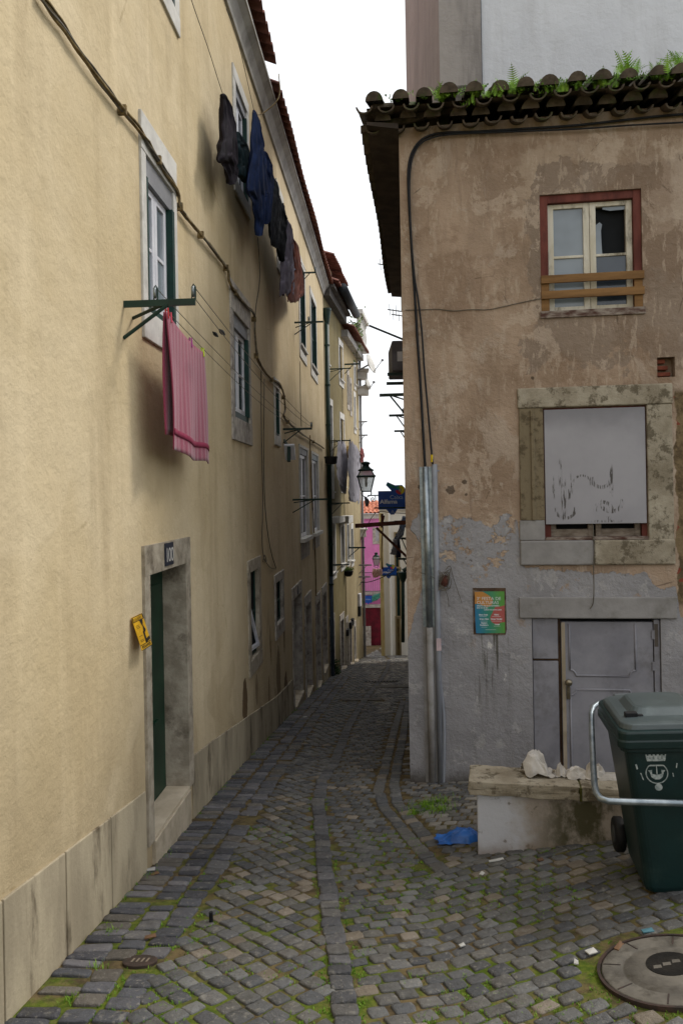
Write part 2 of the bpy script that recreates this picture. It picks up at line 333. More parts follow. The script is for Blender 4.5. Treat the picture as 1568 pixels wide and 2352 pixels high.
    pts = [RF.pix(*q) for q in prof]; umax = pts[-1][0]; zl, zh = -.6, 2.4
    cr = t.n('ShaderNodeValToRGB'); t.val(t.math('DIVIDE', u, umax), cr.inputs[0]); els = cr.color_ramp.elements
    els[0].position = 0; els[1].position = 1
    for i, (uu, zz) in enumerate(pts[1:-1]):
        els.new(min(max(uu/umax, .0005*(i+1)), 1))
    for e, (uu, zz) in zip(els, pts): v = (zz-zl)/(zh-zl); e.color = (v, v, v, 1)
    zl_ = t.math('ADD', t.math('MULTIPLY', cr.outputs[0], zh-zl), zl)
    rag = t.math('MULTIPLY', t.math('SUBTRACT', t.noise(9, 7, .65), .5), .22)
    above = t.math('SUBTRACT', z, t.math('ADD', zl_, rag)); paint = t.math('SUBTRACT', 1, t.ramp(above, -.006, .006))
    u1 = RF.pix(1004, 1250)[0]; u2 = RF.pix(1188, 1250)[0]; z1 = RF.pix(1100, 1335)[1]
    reg = t.math('MULTIPLY', t.math('MULTIPLY', t.ramp(u, u1-.02, u1), t.math('SUBTRACT', 1, t.ramp(u, u2-.05, u2))), t.ramp(z, z1-.05, z1+.1))
    hol = t.math('MULTIPLY', t.ramp(t.noise(4.4, 8, .68, t.mapv((1, 1, 1.4), (.4, 0, .9))), .55, .565), reg)
    paint = t.math('SUBTRACT', paint, hol, True)
    # a separate island of paint left of the conduits
    iu, iz = RF.pix(962, 1215); isl = t.math('ADD', t.math('ABSOLUTE', t.math('MULTIPLY', t.math('SUBTRACT', u, iu), 3.2)), t.math('ABSOLUTE', t.math('MULTIPLY', t.math('SUBTRACT', z, iz), 1.4)))
    isl = t.math('ADD', isl, t.math('MULTIPLY', t.noise(8, 5), .35)); paint = t.math('MAXIMUM', paint, t.math('SUBTRACT', 1, t.ramp(isl, .40, .42)))
    gp = t.mix(t.ramp(t.noise(1.6, 5, .6), .3, .7), lin('#9b999b'), lin('#8a888a'))
    st = t.ramp(t.noise(3, 6, .65, t.mapv((2.2, 2.2, .2))), .55, .75); gp = t.mix(t.math('MULTIPLY', st, .4), gp, lin('#6d6963'))
    pale = t.noise(6, 8, .72, t.mapv((1, 1, .8), (2, 0, 6))); gp = t.mix(t.math('MULTIPLY', t.ramp(pale, .585, .60), .55), gp, lin('#aaa7a6'))
    tanp = t.noise(4.2, 8, .72, t.mapv((1, 1, .9), (8, 0, 2))); gp = t.mix(t.math('MULTIPLY', t.math('MULTIPLY', t.ramp(tanp, .62, .63), t.ramp(z, .1, .9)), .8), gp, lin('#9a8470'))
    chips = t.ramp(t.noise(12, 5, .6, t.mapv((1, 1, 1), (7, 1, 3))), .71, .73); gp = t.mix(t.math('MULTIPLY', chips, .75), gp, lin('#4b4038'))
    c = t.mix(paint, c, gp)
    # wet green-brown runs below the poster
    pu, pz = RF.pix(1124, 1460); m1 = t.math('SUBTRACT', 1, t.ramp(t.math('ABSOLUTE', t.math('SUBTRACT', u, pu)), .1, .24)); m2 = t.math('MULTIPLY', t.ramp(z, pz-.85, pz-.2), t.math('SUBTRACT', 1, t.ramp(z, pz+.02, pz+.08)))
    runs = t.ramp(t.noise(16, 4, .6, t.mapv((1, 1, .07))), .52, .62); c = t.mix(t.math('MULTIPLY', t.math('MULTIPLY', t.math('MULTIPLY', m1, m2), runs), .75), c, lin('#3c3a22'))
    fl = t.ramp(t.noise(9, 5, .6, t.mapv((1, 1, .35), (0, 2, 5))), .63, .66); c = t.mix(t.math('MULTIPLY', t.math('MULTIPLY', m1, m2), fl), c, lin('#c9c6c3'))
    # dirt splashed along the foot of the wall
    foot = t.math('SUBTRACT', 1, t.ramp(t.math('ADD', z, t.math('MULTIPLY', t.noise(6, 6, .6), .25)), -.85, -.68)); c = t.mix(t.math('MULTIPLY', foot, .75), c, lin('#3f382c'))
    hgt = t.math('ADD', t.math('MULTIPLY', paint, .6), t.math('MULTIPLY', t.ramp(pt, .5, .62), .4)); b = t.bump(hgt, .9, .014)
    b = t.bump(t.noise(5, 7, .66), .6, .03, b); b = t.bump(t.noise(20, 6, .65), .6, .012, b); t.bump(t.noise(90, 3, .6), .45, .005, b)
    return t.fin(c, .92, 0, .12)
RWALL = right_wall_mat()

# ------------------------------------------------------------------ walls with openings, windows
def wall_mb(fr, u0, u1, z0, z1, ops, thick=.35):
    """ops: (u0,u1,z0,z1,depth): front skin with holes, plus the reveals of each hole"""
    us = sorted({u0, u1, *[o[i] for o in ops for i in (0, 1)]}); zs = sorted({z0, z1, *[o[i] for o in ops for i in (2, 3)]})
    mb = MB()
    for a, b in zip(us, us[1:]):
        for c, d in zip(zs, zs[1:]):
            m, n = (a+b)/2, (c+d)/2
            if any(o[0] < m < o[1] and o[2] < n < o[3] for o in ops): continue
            mb.quad(fr.p(a, c), fr.p(b, c), fr.p(b, d), fr.p(a, d))
    for a, b, c, d, dp in ops:
        q = [(a, c), (b, c), (b, d), (a, d)]
        for (i, j), (k, l) in zip(q, q[1:]+q[:1]): mb.quad(fr.p(i, j), fr.p(k, l), fr.p(k, l, -dp), fr.p(i, j, -dp))
        mb.quad(fr.p(a, c, -dp), fr.p(b, c, -dp), fr.p(b, d, -dp), fr.p(a, d, -dp))
    # sides, top and back of the house
    return mb
def body_mb(mb, fr, u0, u1, z0, z1, depth):
    for a in (u0, u1): mb.quad(fr.p(a, z0), fr.p(a, z1), fr.p(a, z1, -depth), fr.p(a, z0, -depth))
    mb.quad(fr.p(u0, z0, -depth), fr.p(u1, z0, -depth), fr.p(u1, z1, -depth), fr.p(u0, z1, -depth))
    mb.quad(fr.p(u0, z1), fr.p(u1, z1), fr.p(u1, z1, -depth), fr.p(u0, z1, -depth)); return mb
def surround(fr, o, l, r, t, b, d0=-.03, d1=.018, jog=0.0):
    a, c, z0, z1 = o[:4]; mb = MB(); e = .004; d0 = -o[4]+.006
    mb.box(fr, a-l, a+e, z0+e, z1-e, d0, d1); mb.box(fr, c-e, c+r, z0+e, z1-e, d0, d1)
    if t: mb.box(fr, a-l-jog, c+r+jog, z1-e, z1+t, d0-.002, d1+.003)
    if b: mb.box(fr, a-l, c+r, z0-b, z0+e, d0-.002, d1+.003)
    else: mb.box(fr, a, c, z0-.001, z0+.002, d0, -.002)
    return mb
def casement(fr, o, parent, fm, gm, rec=.1, leaves=2, muntin=(.5,), topband=.0, bw=.05, side=0.0, sidem=None, low=.0):
    """sashes with panes set back in an opening; children of the window part"""
    a, c, z0, z1 = o[:4]; z0 += low
    if topband:
        part('shutter_box', MB().box(fr, a+.003, c-.003, z1-topband, z1-.004, -rec-.05, -rec+.03), sidem or GREYP, parent)
        z1 -= topband
    if side:
        part('outer_rail', MB().box(fr, a+.003, a+side*.5, z0, z1, -rec-.02, -rec+.05), sidem or GREENW, parent); m = MB().box(fr, c-side, c-.003, z0, z1, -rec-.02, -rec+.05)
        if low: part('bottom_rail', MB().box(fr, a+.003, c-.003, z0-low+.004, z0-.001, -rec-.03, -rec+.03), sidem or GREENW, parent)
        part('outer_rail', m, sidem or GREENW, parent); a += side*.5; c -= side
    w = (c-a)/leaves
    for i in range(leaves):
        l, r = a+i*w+.004, a+(i+1)*w-.004; m = MB()
        m.box(fr, l, l+bw, z0+.003, z1-.003, -rec-.04, -rec); m.box(fr, r-bw, r, z0+.003, z1-.003, -rec-.04, -rec)
        m.box(fr, l+bw, r-bw, z0+.003, z0+.003+bw*1.2, -rec-.04, -rec); m.box(fr, l+bw, r-bw, z1-.003-bw, z1-.003, -rec-.04, -rec)
        for q in muntin:
            zz = z0+(z1-z0)*q; m.box(fr, l+bw, r-bw, zz-.014, zz+.014, -rec-.032, -rec-.006)
        part('sash', m, fm, parent, bevel=.004)
        part('pane', MB().box(fr, l+bw, r-bw, z0+bw, z1-bw, -rec-.022, -rec-.016), gm[i] if isinstance(gm, list) else gm, parent)
def corrugated(mb, P, along, out, n_len, pitch, amp, length, thick=.018, seg=8, rows=2, slopez=.0, ph=0.0, lap=.02):
    """roman tiles: a wave along the eaves, extruded up the slope, in overlapping courses"""
    along = along.normalized(); n = int(n_len/pitch)*seg
    for r in range(rows):
        for lay in (0, 1): pass
        o0 = out*(-r*length/rows)+Vector((0, 0, lap*r)); o1 = out*(-(r+1)*length/rows-.05)+Vector((0, 0, lap*r-.01))
        vs = []; fs = []
        for i in range(n+1):
            s = i/seg*pitch; q = (i/seg+ph) % 1.0
            h = amp*math.sin(math.pi*q/.62) if q < .62 else -amp*.75*math.sin(math.pi*(q-.62)/.38)
            jit = .012*math.sin(int(i/seg)*12.9+r*3.1)
            for oo in (o0, o1):
                for tz in (0, thick): vs.append(P+along*s+oo+out*jit+Vector((0, 0, h+tz)))
        for i in range(n):
            k = i*4; j = k+4
            fs += [(k, j, j+2, k+2), (k+1, k+3, j+3, j+1), (k, k+1, j+1, j), (k+2, j+2, j+3, k+3)]
        mb.add(vs, fs)
    return mb

def tile_rows(mb, P, along, out, n_len, pitch, r, length, rows=2, lap=.035, seed=0, thick=.016, sag=.0):
    """separate barrel tiles: convex covers over concave channels, each one a little out of line"""
    along = along.normalized(); o = out.normalized(); nrm = along.cross(o)
    if nrm.z < 0: nrm = -nrm
    rnd = random.Random(seed); n = int(n_len/pitch)+1
    for row in range(rows):
        for k in range(n):
            for cover in (0, 1):
                c0 = P+along*((k+(.5 if cover else 0))*pitch+rnd.gauss(0, .008))-o*(row*length/rows-rnd.gauss(0, .014))+nrm*(lap*row+(r*.62 if cover else 0)+rnd.gauss(0, .006))
                tw = rnd.gauss(0, .03); L = length/rows+.07; rr0 = r*rnd.uniform(.94, 1.07)*(1 if cover else .95); rr1 = rr0*.86; vs = []; fs = []; m = 8
                for q, (cc, rad) in enumerate(((c0, rr0), (c0-o*L+along*tw*L, rr1))):
                    for i in range(m+1):
                        a = math.pi*i/m; ca, sa = math.cos(a), math.sin(a)*(1 if cover else -.75)
                        for th in (0, thick): vs.append(cc+along*ca*(rad-th)+nrm*(sa*(rad-th)))
                S = (m+1)*2
                for i in range(m):
                    b = i*2; fs += [(b, b+2, S+b+2, S+b), (b+1, S+b+1, S+b+3, b+3), (b, b+1, b+3, b+2)]
                if cover and row == 0: fs.append(tuple(i*2+1 for i in range(m+1)))        # mortar filling the end
                mb.add(vs, fs)
    return mb
# ------------------------------------------------------------------ ground sheet, cobbles, grass
def stripe_pts(px): return [gpix(*p) for p in px]
def build_ground():
    xs = np.concatenate([np.linspace(-40, -3, 8), np.arange(-2.5, 6.01, .1), np.linspace(7, 40, 8)])
    ys = np.concatenate([np.linspace(-20, 0, 8), np.arange(.3, 12, .1), np.arange(12, 40, .3), np.linspace(41, 90, 12)])
    X, Y = np.meshgrid(xs, ys); Z = groundv(X, Y)-.009
    n, m = X.shape; v = np.stack([X, Y, Z], -1).reshape(-1, 3)
    idx = np.arange(n*m).reshape(n, m); f = np.stack([idx[:-1, :-1], idx[:-1, 1:], idx[1:, 1:], idx[1:, :-1]], -1).reshape(-1, 4)
    me = bpy.data.meshes.new('ground'); me.from_pydata(v.tolist(), [], f.tolist())
    t = NT('joint_soil'); x, y, z = t.sep()[:3]
    near = t.math('SUBTRACT', 1, t.ramp(t.math('ADD', y, t.math('MULTIPLY', t.noise(1.1, 4), 3.0)), 4.5, 8.5))
    c = t.mix(t.ramp(t.noise(14, 5), .35, .65), lin('#4a4030'), lin('#6b5d42'))
    g = t.mix(t.ramp(t.noise(28, 5, .7), .35, .65), lin('#3f5514'), lin('#5c6a20')); c = t.mix(t.math('MULTIPLY', t.math('MULTIPLY', t.ramp(t.noise(2.6, 7, .7), .42, .56), near), .85), c, g)
    t.bump(t.noise(60, 4), .6, .01); me.materials.append(t.fin(c, .95, 0, .1))
    ob = bpy.data.objects.new('ground', me); COL.objects.link(ob); tag(ob, None, None, None, 'structure')
build_ground()

def leftx(y):
    return np.where(np.asarray(y) < Y2, -AL+KL*np.asarray(y), X2+.144*(np.asarray(y)-Y2))
def rightx(y):
    return np.where(np.asarray(y) < CY+.05, 5.2, CX+.1065*(np.asarray(y)-CY))
class Stones:
    def __init__(s): s.c = []
    def add(s, x, y, hx, hy, ang, lift, col): s.c.append((x, y, hx, hy, ang, lift)+tuple(col))
    def build(s, name, mat):
        A = np.array(s.c); N = len(A); rng = np.random.RandomState(3)
        th = np.arange(12)*2*math.pi/12; sup = 7.0
        cx = np.sign(np.cos(th))*np.abs(np.cos(th))**(2/sup); cy = np.sign(np.sin(th))*np.abs(np.sin(th))**(2/sup)
        rings = [(1.0, -.05), (1.0, -.007), (.95, -.0015), (.80, .001), (.40, .0022)]
        nv = 12*len(rings)+1; V = np.zeros((N, nv, 3)); ca, sa = np.cos(A[:, 4]), np.sin(A[:, 4])
        jit = 1+rng.uniform(-.16, .13, (N, 12)); jit = (jit+np.roll(jit, 1, 1))/2
        tilt = rng.normal(0, .03, (N, 2)); lum = rng.uniform(-.0025, .0025, (N, nv))
        for i, (k, dz) in enumerate(rings):
            lx = A[:, 2:3]*cx*k*jit; ly = A[:, 3:4]*cy*k*jit
            X = A[:, 0:1]+lx*ca[:, None]-ly*sa[:, None]; Y = A[:, 1:2]+lx*sa[:, None]+ly*ca[:, None]
            V[:, i*12:(i+1)*12, 0] = X; V[:, i*12:(i+1)*12, 1] = Y
            V[:, i*12:(i+1)*12, 2] = groundv(X, Y)+dz+A[:, 5:6]+tilt[:, :1]*lx+tilt[:, 1:]*ly+(lum[:, i*12:(i+1)*12] if i > 1 else 0)
        V[:, -1, 0] = A[:, 0]; V[:, -1, 1] = A[:, 1]; V[:, -1, 2] = groundv(A[:, 0], A[:, 1])+.0022+A[:, 5]
        fq = []
        for i in range(len(rings)-1):
            for k in range(12): fq.append((i*12+k, i*12+(k+1) % 12, (i+1)*12+(k+1) % 12, (i+1)*12+k))
        L = (len(rings)-1)*12; ft = [(L+k, L+(k+1) % 12, nv-1) for k in range(12)]
        off = (np.arange(N)*nv)[:, None, None]
        FQ = (np.array(fq)[None]+off).reshape(-1, 4); FT = (np.array(ft)[None]+off).reshape(-1, 3)
        me = bpy.data.meshes.new(name); me.vertices.add(N*nv); me.vertices.foreach_set('co', V.reshape(-1))
        loops = np.concatenate([FQ.reshape(-1), FT.reshape(-1)]); me.loops.add(len(loops)); me.loops.foreach_set('vertex_index', loops)
        st = np.concatenate([np.arange(len(FQ))*4, len(FQ)*4+np.arange(len(FT))*3]); me.polygons.add(len(st)); me.polygons.foreach_set('loop_start', st)
        me.update(calc_edges=True); me.validate(); me.polygons.foreach_set('use_smooth', [True]*len(st))
        ca_ = me.color_attributes.new('tone', 'FLOAT_COLOR', 'POINT'); C = np.ones((N, nv, 4)); C[:, :, :3] = A[:, None, 6:9]; ca_.data.foreach_set('color', C.reshape(-1))
        me.materials.append(mat); ob = bpy.data.objects.new(name, me); COL.objects.link(ob); return ob
def cobble_mat():
    t = NT('cobble_stone'); at_ = t.n('ShaderNodeAttribute'); at_.attribute_name = 'tone'; c = at_.outputs['Color']
    sp = t.noise(38, 5, .7); c = t.mix(t.math('MULTIPLY', t.ramp(sp, .55, .72), .6), c, lin('#989389'))
    pl = t.noise(11, 6, .7, t.mapv((1, 1, 1), (1, 8, 0))); c = t.mix(t.math('MULTIPLY', t.ramp(pl, .56, .68), .5), c, lin('#8d8981'))
    dk = t.noise(17, 5, .65, t.mapv((1, 1, 1), (3, 1, 0))); c = t.mix(t.math('MULTIPLY', t.ramp(dk, .5, .7), .3), c, lin('#26241f'))
    ms = t.noise(3.1, 6, .7, t.mapv((1, 1, 1), (9, 4, 0))); c = t.mix(t.math('MULTIPLY', t.ramp(ms, .6, .75), .3), c, lin('#55501f'))
    b = t.bump(t.noise(24, 6, .7), 1.0, .014); t.bump(t.noise(120, 3, .6), .6, .005, b)
    return t.fin(c, .7, 0, .3)
COB = cobble_mat()
def tone(kind='mid'):
    r = random.random()
    if kind == 'slate': b = random.choice(['#4f4f51', '#59585a', '#48484b', '#5c5a58'])
    elif kind == 'lite': b = random.choice(['#7e7a74', '#8b867d', '#6f6d6b', '#77736c'])
    elif kind == 'blue': b = random.choice(['#4a4b50', '#545459', '#414146', '#666467', '#5a595a', '#5c5751'])
    else: b = random.choice(['#565657', '#5d5b58', '#505153', '#5f5d59', '#545454', '#5a5957', '#4b4b4d', '#5f5e5d', '#666665']) if r < .9 else random.choice(['#736a5e', '#7a7166', '#6e6559'])
    c = lin(b); k = random.uniform(.88, 1.25); return [q*k for q in c[:3]]
def polydist(P, x, y):
    """distance and side along a polyline (2-D)"""
    best = 1e9
    for a, b in zip(P, P[1:]):
        dx, dy = b.x-a.x, b.y-a.y; t = max(0, min(1, ((x-a.x)*dx+(y-a.y)*dy)/(dx*dx+dy*dy+1e-9)))
        d = math.hypot(x-a.x-t*dx, y-a.y-t*dy); best = min(best, d)
    return best
MID = [gpix(*p) for p in [(797, 2350), (790, 2299), (777, 2200), (765, 2134), (754, 2051), (746, 1999), (737, 1897), (730, 1845), (739, 1794), (765, 1756), (783, 1712), (796, 1676), (808, 1653), (829, 1620), (844, 1597), (878, 1556), (890, 1533), (893, 1515)]]
MID.insert(0, MID[0]+Vector((.05, -1.6, 0)))
DRK = [gpix(*p) for p in [(925, 1610), (905, 1675), (885, 1760), (869, 1812), (880, 1852), (922, 1902), (975, 1962), (1005, 1990)]]
LIT = [gpix(*p) for p in [(938, 1600), (927, 1680), (915, 1740), (905, 1800), (912, 1842), (945, 1885), (985, 1930)]]
MANC = gpix(1540, 2226); MANR = .31; MINC = gpix(322, 2208)
SLABS = [gpix(905, 1577), gpix(830, 1607)]
def row_along(S, P, step, hw, kind, lift, rows=1, jit=.004):
    tot = 0; acc = 0
    for a, b in zip(P, P[1:]):
        L = math.hypot(b.x-a.x, b.y-a.y); ang = math.atan2(b.y-a.y, b.x-a.x)
        while acc < L:
            st = step*random.uniform(.8, 1.25); t = (acc+st/2)/L
            x = a.x+(b.x-a.x)*t; y = a.y+(b.y-a.y)*t
            for r in range(rows):
                o = (r-(rows-1)/2)*2*hw; S.add(x-math.sin(ang)*o+random.uniform(-jit, jit), y+math.cos(ang)*o, st/2-.004, hw-.004, ang, lift+random.uniform(-.002, .002), tone(kind))
            acc += st
        acc -= L
S = Stones()
row_along(S, MID, .115, .062, 'slate', .006)
row_along(S, DRK, .14, .055, 'mid', .002); row_along(S, LIT, .11, .055, 'mid', .002)
# border of long setts against the yellow house, then two rows of squarer ones
for r, (w, st) in enumerate([(.20, .085), (.15, .10), (.15, .12)]):
    o = [.11, .29, .45][r]; y = .3
    while y < 19.2:
        s_ = st*random.uniform(.75, 1.3); P = LW.p(y*math.hypot(1, KL), 0, o+random.uniform(-.012, .012))
        if math.hypot(P.x-MINC.x, P.y-MINC.y) > .1 and random.random() < .94:
            S.add(P.x, P.y, w/2-.005, s_/2-.006, -KL+random.uniform(-.06, .06), .003+random.uniform(-.004, .003), tone('blue'))
        y += s_
def lattice(S, x0, x1, y0, y1, ang, px_, py_, side):
    ca, sa = math.cos(ang), math.sin(ang); cx, cy = (x0+x1)/2, (y0+y1)/2; rad = math.hypot(x1-x0, y1-y0)/2+.3
    n = int(rad/min(px_, py_))+2
    for i in range(-n, n):
        for j in range(-n, n):
            u = (i+(.5 if j % 2 and side > 0 else 0))*px_+random.uniform(-.009, .009); v = j*py_+random.uniform(-.009, .009)
            x = cx+u*ca-v*sa; y = cy+u*sa+v*ca
            if not (x0 < x < x1 and y0 < y < y1): continue
            lx, rx = float(leftx(y)), float(rightx(y))
            if x < lx+(.54 if y < 19.2 else .03) or x > rx-.02: continue
            xm = np.interp(y, [p.y for p in MID], [p.x for p in MID])
            if (x-xm)*side < .075: continue
            if y < 14 and (polydist(DRK, x, y) < .085 or polydist(LIT, x, y) < .095): continue
            if math.hypot(x-MANC.x, y-MANC.y) < MANR+.05 or math.hypot(x-MINC.x, y-MINC.y) < .12: continue
            if any(abs(x-q.x) < .42 and abs(y-q.y) < .3 for q in SLABS): continue
            S.add(x, y, px_/2-.0045+random.uniform(-.007, .004), py_/2-.0045+random.uniform(-.007, .004), ang+random.uniform(-.09, .09), random.uniform(-.004, .003), tone('lite' if (y > 5.6 and x > .55 and random.random() < .5) else 'mid'))
lattice(S, -1.6, 2.5, .6, 4.6, R(43), .102, .102, -1); lattice(S, -1.6, 2.0, 4.6, 9, R(38), .10, .10, -1)
lattice(S, -1.2, 2.0, 9, 16, R(20), .11, .095, -1); lattice(S, -.6, 2.5, 16, 36, R(10), .13, .11, -1)
lattice(S, -.3, 5.2, .6, 5.0, R(17), .115, .092, 1); lattice(S, -.6, 5.2, 5.0, 7.6, R(-20), .11, .092, 1)
lattice(S, -.6, 2.2, 7.6, 15, R(6), .11, .09, 1); lattice(S, -.2, 4.2, 15, 36, R(4), .13, .11, 1)
cob = S.build('cobbled_street', COB); tag(cob, None, None, None, 'structure')

def build_grass():
    t = NT('grass_blade'); c = t.mix(t.ramp(t.noise(9, 3), .3, .7), lin('#4f7a1e'), lin('#7a9a34')); m = t.fin(c, .7, 0, .2)
    mb = MB(); rnd = random.Random(5)
    def tuft(x, y, n, h, sp):
        for _ in range(n):
            a = rnd.uniform(0, 6.28); r = abs(rnd.gauss(0, sp)); bx, by = x+r*math.cos(a), y+r*math.sin(a); hh = h*rnd.uniform(.4, 1.1)
            b = rnd.uniform(0, 6.28); w = rnd.uniform(.0015, .003); l = hh*rnd.uniform(.2, .8); z = ground(bx, by)-.012
            p = Vector((bx, by, z)); s = Vector((math.cos(b+1.57), math.sin(b+1.57), 0))*w; d = Vector((math.cos(b), math.sin(b), 0))
            mid = p+d*l*.35+Vector((0, 0, hh*.65)); tip = p+d*l+Vector((0, 0, hh))
            k = len(mb.v); mb.v += [p-s, p+s, mid+s*.8, mid-s*.8, tip]; mb.f += [(k, k+1, k+2, k+3), (k+3, k+2, k+4)]
    # moss and seedlings squeezed into the joints of the near paving
    for _ in range(12000):
        x, y = rnd.uniform(-1.2, 3.2), rnd.uniform(2.6, 6.2)
        if x < float(leftx(y))+.35: continue
        q = mnoise.noise(Vector((x*1.5, y*1.5, 3)))+.25*mnoise.noise(Vector((x*5, y*5, 1)))-.10*(y-3.6)
        if q > .02: tuft(x, y, rnd.randint(4, 8), .017, .010)
    for p in MID[1:9]:
        for s in (-1, 1):
            for _ in range(26): tuft(p.x+s*.07+rnd.gauss(0, .006), p.y+rnd.uniform(-.25, .25), 4, .014, .008)
    for px, py, n, sp in [(975, 1848, 260, .12), (1005, 1842, 200, .09), (985, 1858, 160, .1), (1012, 1862, 120, .06), (950, 1868, 80, .05)]:
        p = gpix(px, py); tuft(p.x, p.y, n, .05, sp)
    for px, py, n in [(220, 2222, 40), (345, 2012, 50), (380, 1965, 30), (165, 2295, 30), (253, 2140, 50)]:
        p = gpix(px, py); tuft(p.x, p.y, n, .035, .035)
    for k in range(60):
        P = LW.p(rnd.uniform(4, 19), 0, .015+abs(rnd.gauss(0, .02))); tuft(P.x, P.y, 14, .03, .03)
    solo('joint_grass', mb, m, 'short moss and grass growing in the cobble joints', 'grass', None, (0, 4, 0), kind='stuff', fixn=False)
build_grass()

# ------------------------------------------------------------------ the long yellow house on the left
def lop(xl, xr, yt, yb, dp, fr=LW):
    ym = (yt[1]+yb[1])/2
    u0 = fr.pix(xl, ym)[0]; u1 = fr.pix(xr, ym)[0]; return (u0, u1, fr.pix(*yb)[1], fr.pix(*yt)[1], dp)
O = {}
O['w1'] = lop(333, 396, (333, 356), (333, 712), .14)
O['w2'] = lop(535, 570, (533, 713), (538, 958), .16)
O['w3'] = lop(631, 639.5, (631, 888), (632, 1000), .14)
O['w4'] = lop(688, 706, (687, 1026), (698, 1234), .10)
O['w5'] = lop(716, 730, (715, 1041), (722, 1223), .10)
O['u1'] = lop(540, 565.5, (540, 192), (540, 412), .14)
O['u2'] = lop(636.5, 648, (636, 440), (636, 598), .14)
O['u3'] = lop(687, 699, (685, 597), (685, 795), .14)
O['u4'] = lop(713, 725, (712, 676), (712, 842), .14)
O['u0'] = (LW.pix(300, 60)[0], LW.pix(399, 60)[0], LW.pix(399, 22)[1], LW.pix(399, 22)[1]+1.1, .14)
O['d1'] = lop(344, 428, (340, 1319), (354, 1924), .24)
O['w6'] = lop(574, 593, (573, 1314), (577, 1516), .16)
O['w7'] = lop(633, 648, (633, 1338), (635, 1436), .16)
O['d2'] = lop(674, 692, (673, 1376), (668, 1645), .22)
O['d3'] = lop(702, 714, (703, 1390), (700, 1614), .22)
O['d4'] = lop(726.5, 735, (727, 1386), (725, 1596), .22)
O['d5'] = lop(741, 749.5, (741, 1366), (740, 1556), .22)
LB = LW.p(9, ground(-1.1, 9)-.05); zc = LW.pix(638, 369)[1]
lh = thing('yellow_house', 'long yellow plastered house with a grey cornice and red tiled eaves along the left side', 'house', LB)
wm = wall_mb(LW, -4, Y2*math.hypot(1, KL), -4.2, zc, list(O.values())); body_mb(wm, LW, -4, Y2*math.hypot(1, KL), -4.2, zc+.35, 6)
UE = Y2*math.hypot(1, KL)
part('wall', wm, YEL, lh)
m = MB(); pf = [(0.0, zc), (.03, zc+.002), (.04, zc+.05), (.09, zc+.16), (.155, zc+.22), (.17, zc+.225), (.17, zc+.275), (0.0, zc+.275)]
m.add([LW.p(u, z, d) for u in (-4, UE) for d, z in pf], [(i, (i+1) % 8, 8+(i+1) % 8, 8+i) for i in range(8)]+[tuple(range(8)), tuple(range(15, 7, -1))])
part('cornice', m, CORN, lh)
m = MB(); ub = LW.pix(639, 150, .265)[0]
corrugated(m, LW.p(-4, zc+.46, .265), LW.U, LW.N+Vector((0, 0, -.42)), ub+4-.05, .21, .045, 1.5, rows=3)
corrugated(m, LW.p(ub+.06, zc+.315, .265), LW.U, LW.N+Vector((0, 0, -.42)), UE-ub-.06, .21, .045, 1.5, rows=3)
part('roof', m, TILE, lh)
m = MB().add([LW.p(-4, zc+.9, -1.2), LW.p(UE, zc+.9, -1.2), LW.p(UE, zc+2.0, -3.6), LW.p(-4, zc+2.0, -3.6), LW.p(UE, zc+.3, -6), LW.p(-4, zc+.3, -6)], [(0, 1, 2, 3), (3, 2, 4, 5)])
part('roof_slope', m, TILE, lh)
m = MB().box(LW, -4, ub, zc+.27, zc+.42, -.2, .12); part('eaves_fill', m, CORN, lh)
# plinth slabs either side of the first door, stepping down with the street
m = MB(); d1 = O['d1']; zp = lambda u: ground(*LW.p(u, 0).xy)+(.60 if u < 5.3 else .50 if u < 9 else .44)
def slab(m, a, b, f=None):
    z0, z1 = zp(a), zp(b)
    if f: z0, z1 = f
    m.hexa([LW.p(a, -4, -.02), LW.p(b, -4, -.02), LW.p(b, -4, .012), LW.p(a, -4, .012), LW.p(a, z0, -.02), LW.p(b, z1, -.02), LW.p(b, z1, .012), LW.p(a, z0, .012)])
ue = d1[0]-.13
pt = [LW.pix(9, 2062), LW.pix(338, 1812)]
zl1 = lambda u: np.interp(u, [pt[0][0]-6, pt[0][0], pt[1][0]], [pt[0][1]+.75, pt[0][1], pt[1][1]])
for a, b in [(-4, -2.6), (-2.6, -1.2), (-1.2, .2), (.2, 1.6), (1.6, 3.12), (3.126, 3.72), (3.726, 4.32), (4.326, ue)]: slab(m, a, b-.006, (float(zl1(a)), float(zl1(b))))
pt2 = [LW.pix(446, 1729), LW.pix(661, 1581)]; zl2 = lambda u: float(np.interp(u, [pt2[0][0], pt2[1][0]], [pt2[0][1], pt2[1][1]]))
us = [d1[1]+.13, 6.75, 7.0, 7.7, 8.1, 9.3, 10.6, O['d2'][0]-.13]
for a, b in zip(us, us[1:]): slab(m, a, b-.005, (zl2(a), zl2(b)))
part('plinth', m, PLINTH, lh, bevel=.005)
